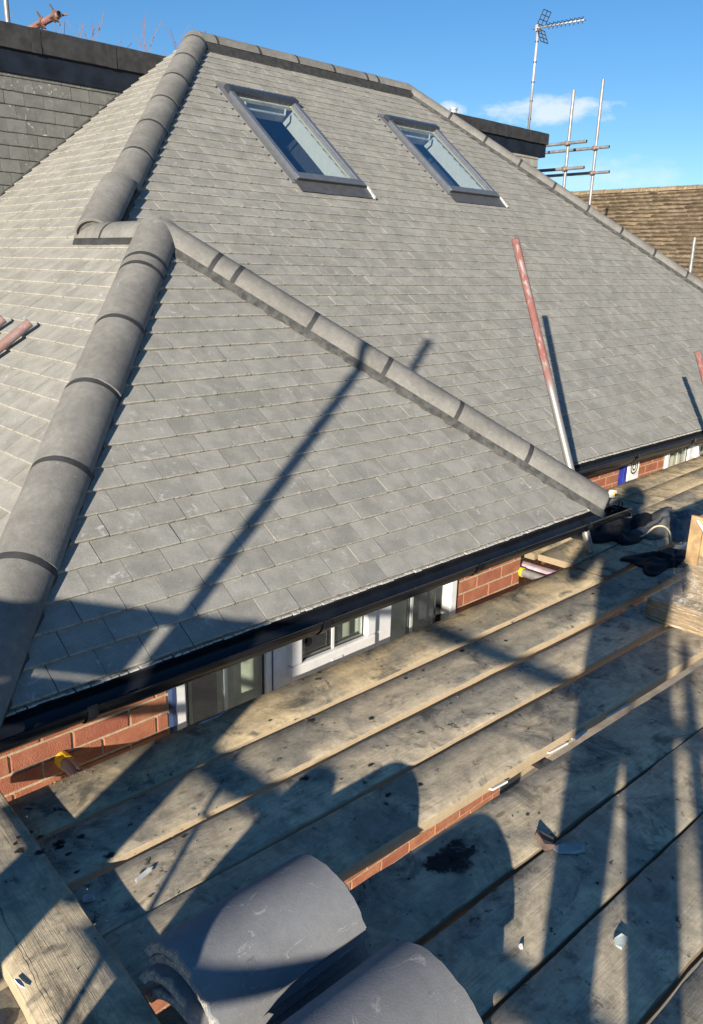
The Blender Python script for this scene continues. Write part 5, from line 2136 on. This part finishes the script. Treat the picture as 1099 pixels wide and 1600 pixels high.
def person():
    fx, fy = math.sin(YAW), math.cos(YAW)
    root = empty('person', 'person in dark jacket holding up a phone to take the picture', 'person', loc=(CAM.x - fx * 0.36, CAM.y - fy * 0.36, ZB))
    root.rotation_euler = (0, 0, -YAW)
    # local frame: +y is where the person looks, +x to the right, z up from the boards; camera at (0, 0.36, 1.53)
    cz = CAM.z - ZB
    J = {'pelvis': ((0, 0, 0.90), (0.165, 0.12)), 'waist': ((0, 0, 1.06), (0.155, 0.11)), 'chest': ((0, 0, 1.27), (0.185, 0.125)),
         'neckb': ((0, 0.01, 1.42), (0.085, 0.08)), 'neck': ((0, 0.025, 1.50), 0.055), 'head': ((0, 0.045, 1.60), (0.072, 0.085)), 'crown': ((0, 0.035, 1.70), (0.062, 0.075)),
         'shl': ((-0.17, 0.0, 1.39), 0.068), 'ell': ((-0.27, 0.14, 1.18), 0.050), 'wrl': ((-0.085, 0.31, 1.43), 0.030),
         'shr': ((0.17, 0.0, 1.39), 0.068), 'elr': ((0.25, 0.14, 1.18), 0.050), 'wrr': ((0.075, 0.31, 1.43), 0.030),
         'hpl': ((-0.09, 0, 0.84), 0.10), 'knl': ((-0.10, 0.02, 0.47), 0.062), 'anl': ((-0.11, 0, 0.09), 0.045), 'tol': ((-0.12, 0.15, 0.045), 0.04),
         'hpr': ((0.09, 0, 0.84), 0.10), 'knr': ((0.10, 0.02, 0.47), 0.062), 'anr': ((0.11, 0, 0.09), 0.045), 'tor': ((0.12, 0.15, 0.045), 0.04)}
    E = [('pelvis', 'waist'), ('waist', 'chest'), ('chest', 'neckb'), ('neckb', 'neck'), ('neck', 'head'), ('head', 'crown'),
         ('chest', 'shl'), ('shl', 'ell'), ('ell', 'wrl'), ('chest', 'shr'), ('shr', 'elr'), ('elr', 'wrr'),
         ('pelvis', 'hpl'), ('hpl', 'knl'), ('knl', 'anl'), ('anl', 'tol'), ('pelvis', 'hpr'), ('hpr', 'knr'), ('knr', 'anr'), ('anr', 'tor')]
    skin_body('body', J, E, M_COAT, root)
    for s in (-1, 1):
        HJ = {'wrist': ((s * 0.080, 0.31, 1.43), (0.026, 0.018)), 'palm': ((s * 0.062, 0.325, 1.485), (0.036, 0.016))}
        HE = [('wrist', 'palm')]
        for i in range(4):
            z = 1.475 + i * 0.021
            a, b, c = 'a%d' % i, 'b%d' % i, 'c%d' % i
            HJ[a] = ((s * 0.050, 0.318, z + 0.012), 0.0095)
            HJ[b] = ((s * 0.043, 0.304, z + 0.018), 0.009)
            HJ[c] = ((s * 0.020, 0.300, z + 0.016), 0.0075)
            HE += [('palm', a), (a, b), (b, c)]
        HJ['t1'] = ((s * 0.055, 0.345, 1.475), 0.011)
        HJ['t2'] = ((s * 0.038, 0.352, 1.492), 0.009)
        HE += [('palm', 't1'), ('t1', 't2')]
        skin_body('hand', HJ, HE, M_SKIN, root, 1)
    # hair cap, face, phone
    for nm, cz_, cy_, rad, mat in (('hair', 1.665, 0.02, (0.088, 0.100, 0.100), M_HAIR), ('face', 1.62, 0.075, (0.070, 0.070, 0.105), M_SKIN)):
        bm = bmesh.new()
        bmesh.ops.create_uvsphere(bm, u_segments=20, v_segments=12, radius=1)
        for v in bm.verts:
            v.co = Vector((v.co.x * rad[0], v.co.y * rad[1] + cy_, v.co.z * rad[2] + cz_))
        me = bpy.data.meshes.new(nm)
        bm.to_mesh(me)
        bm.free()
        me.materials.append(mat)
        me.polygons.foreach_set('use_smooth', [True] * len(me.polygons))
        o = bpy.data.objects.new(nm, me)
        COL.objects.link(o)
        o.parent = root
    fc = MB()
    fc.tube([(0, 0.14, 1.635), (0, 0.165, 1.60), (0, 0.145, 1.592)], [0.008, 0.014, 0.008], 8)
    for s in (-1, 1):
        fc.tube([(s * 0.076, 0.05, 1.64), (s * 0.084, 0.045, 1.61), (s * 0.076, 0.055, 1.58)], [0.010, 0.015, 0.008], 6)
    fc.build('nose_and_ears', M_SKIN, root, True)
    ph = MB()
    ph.box((-0.035, 0.318, 1.45), (0.035, 0.326, 1.595))
    p = ph.build('phone', M_PHONE, None, mw=Matrix.Translation(root.location) @ Matrix.Rotation(-YAW, 4, 'Z'))
    tag(p, 'dark phone held up in both hands behind the view', 'phone')
    return root


person()
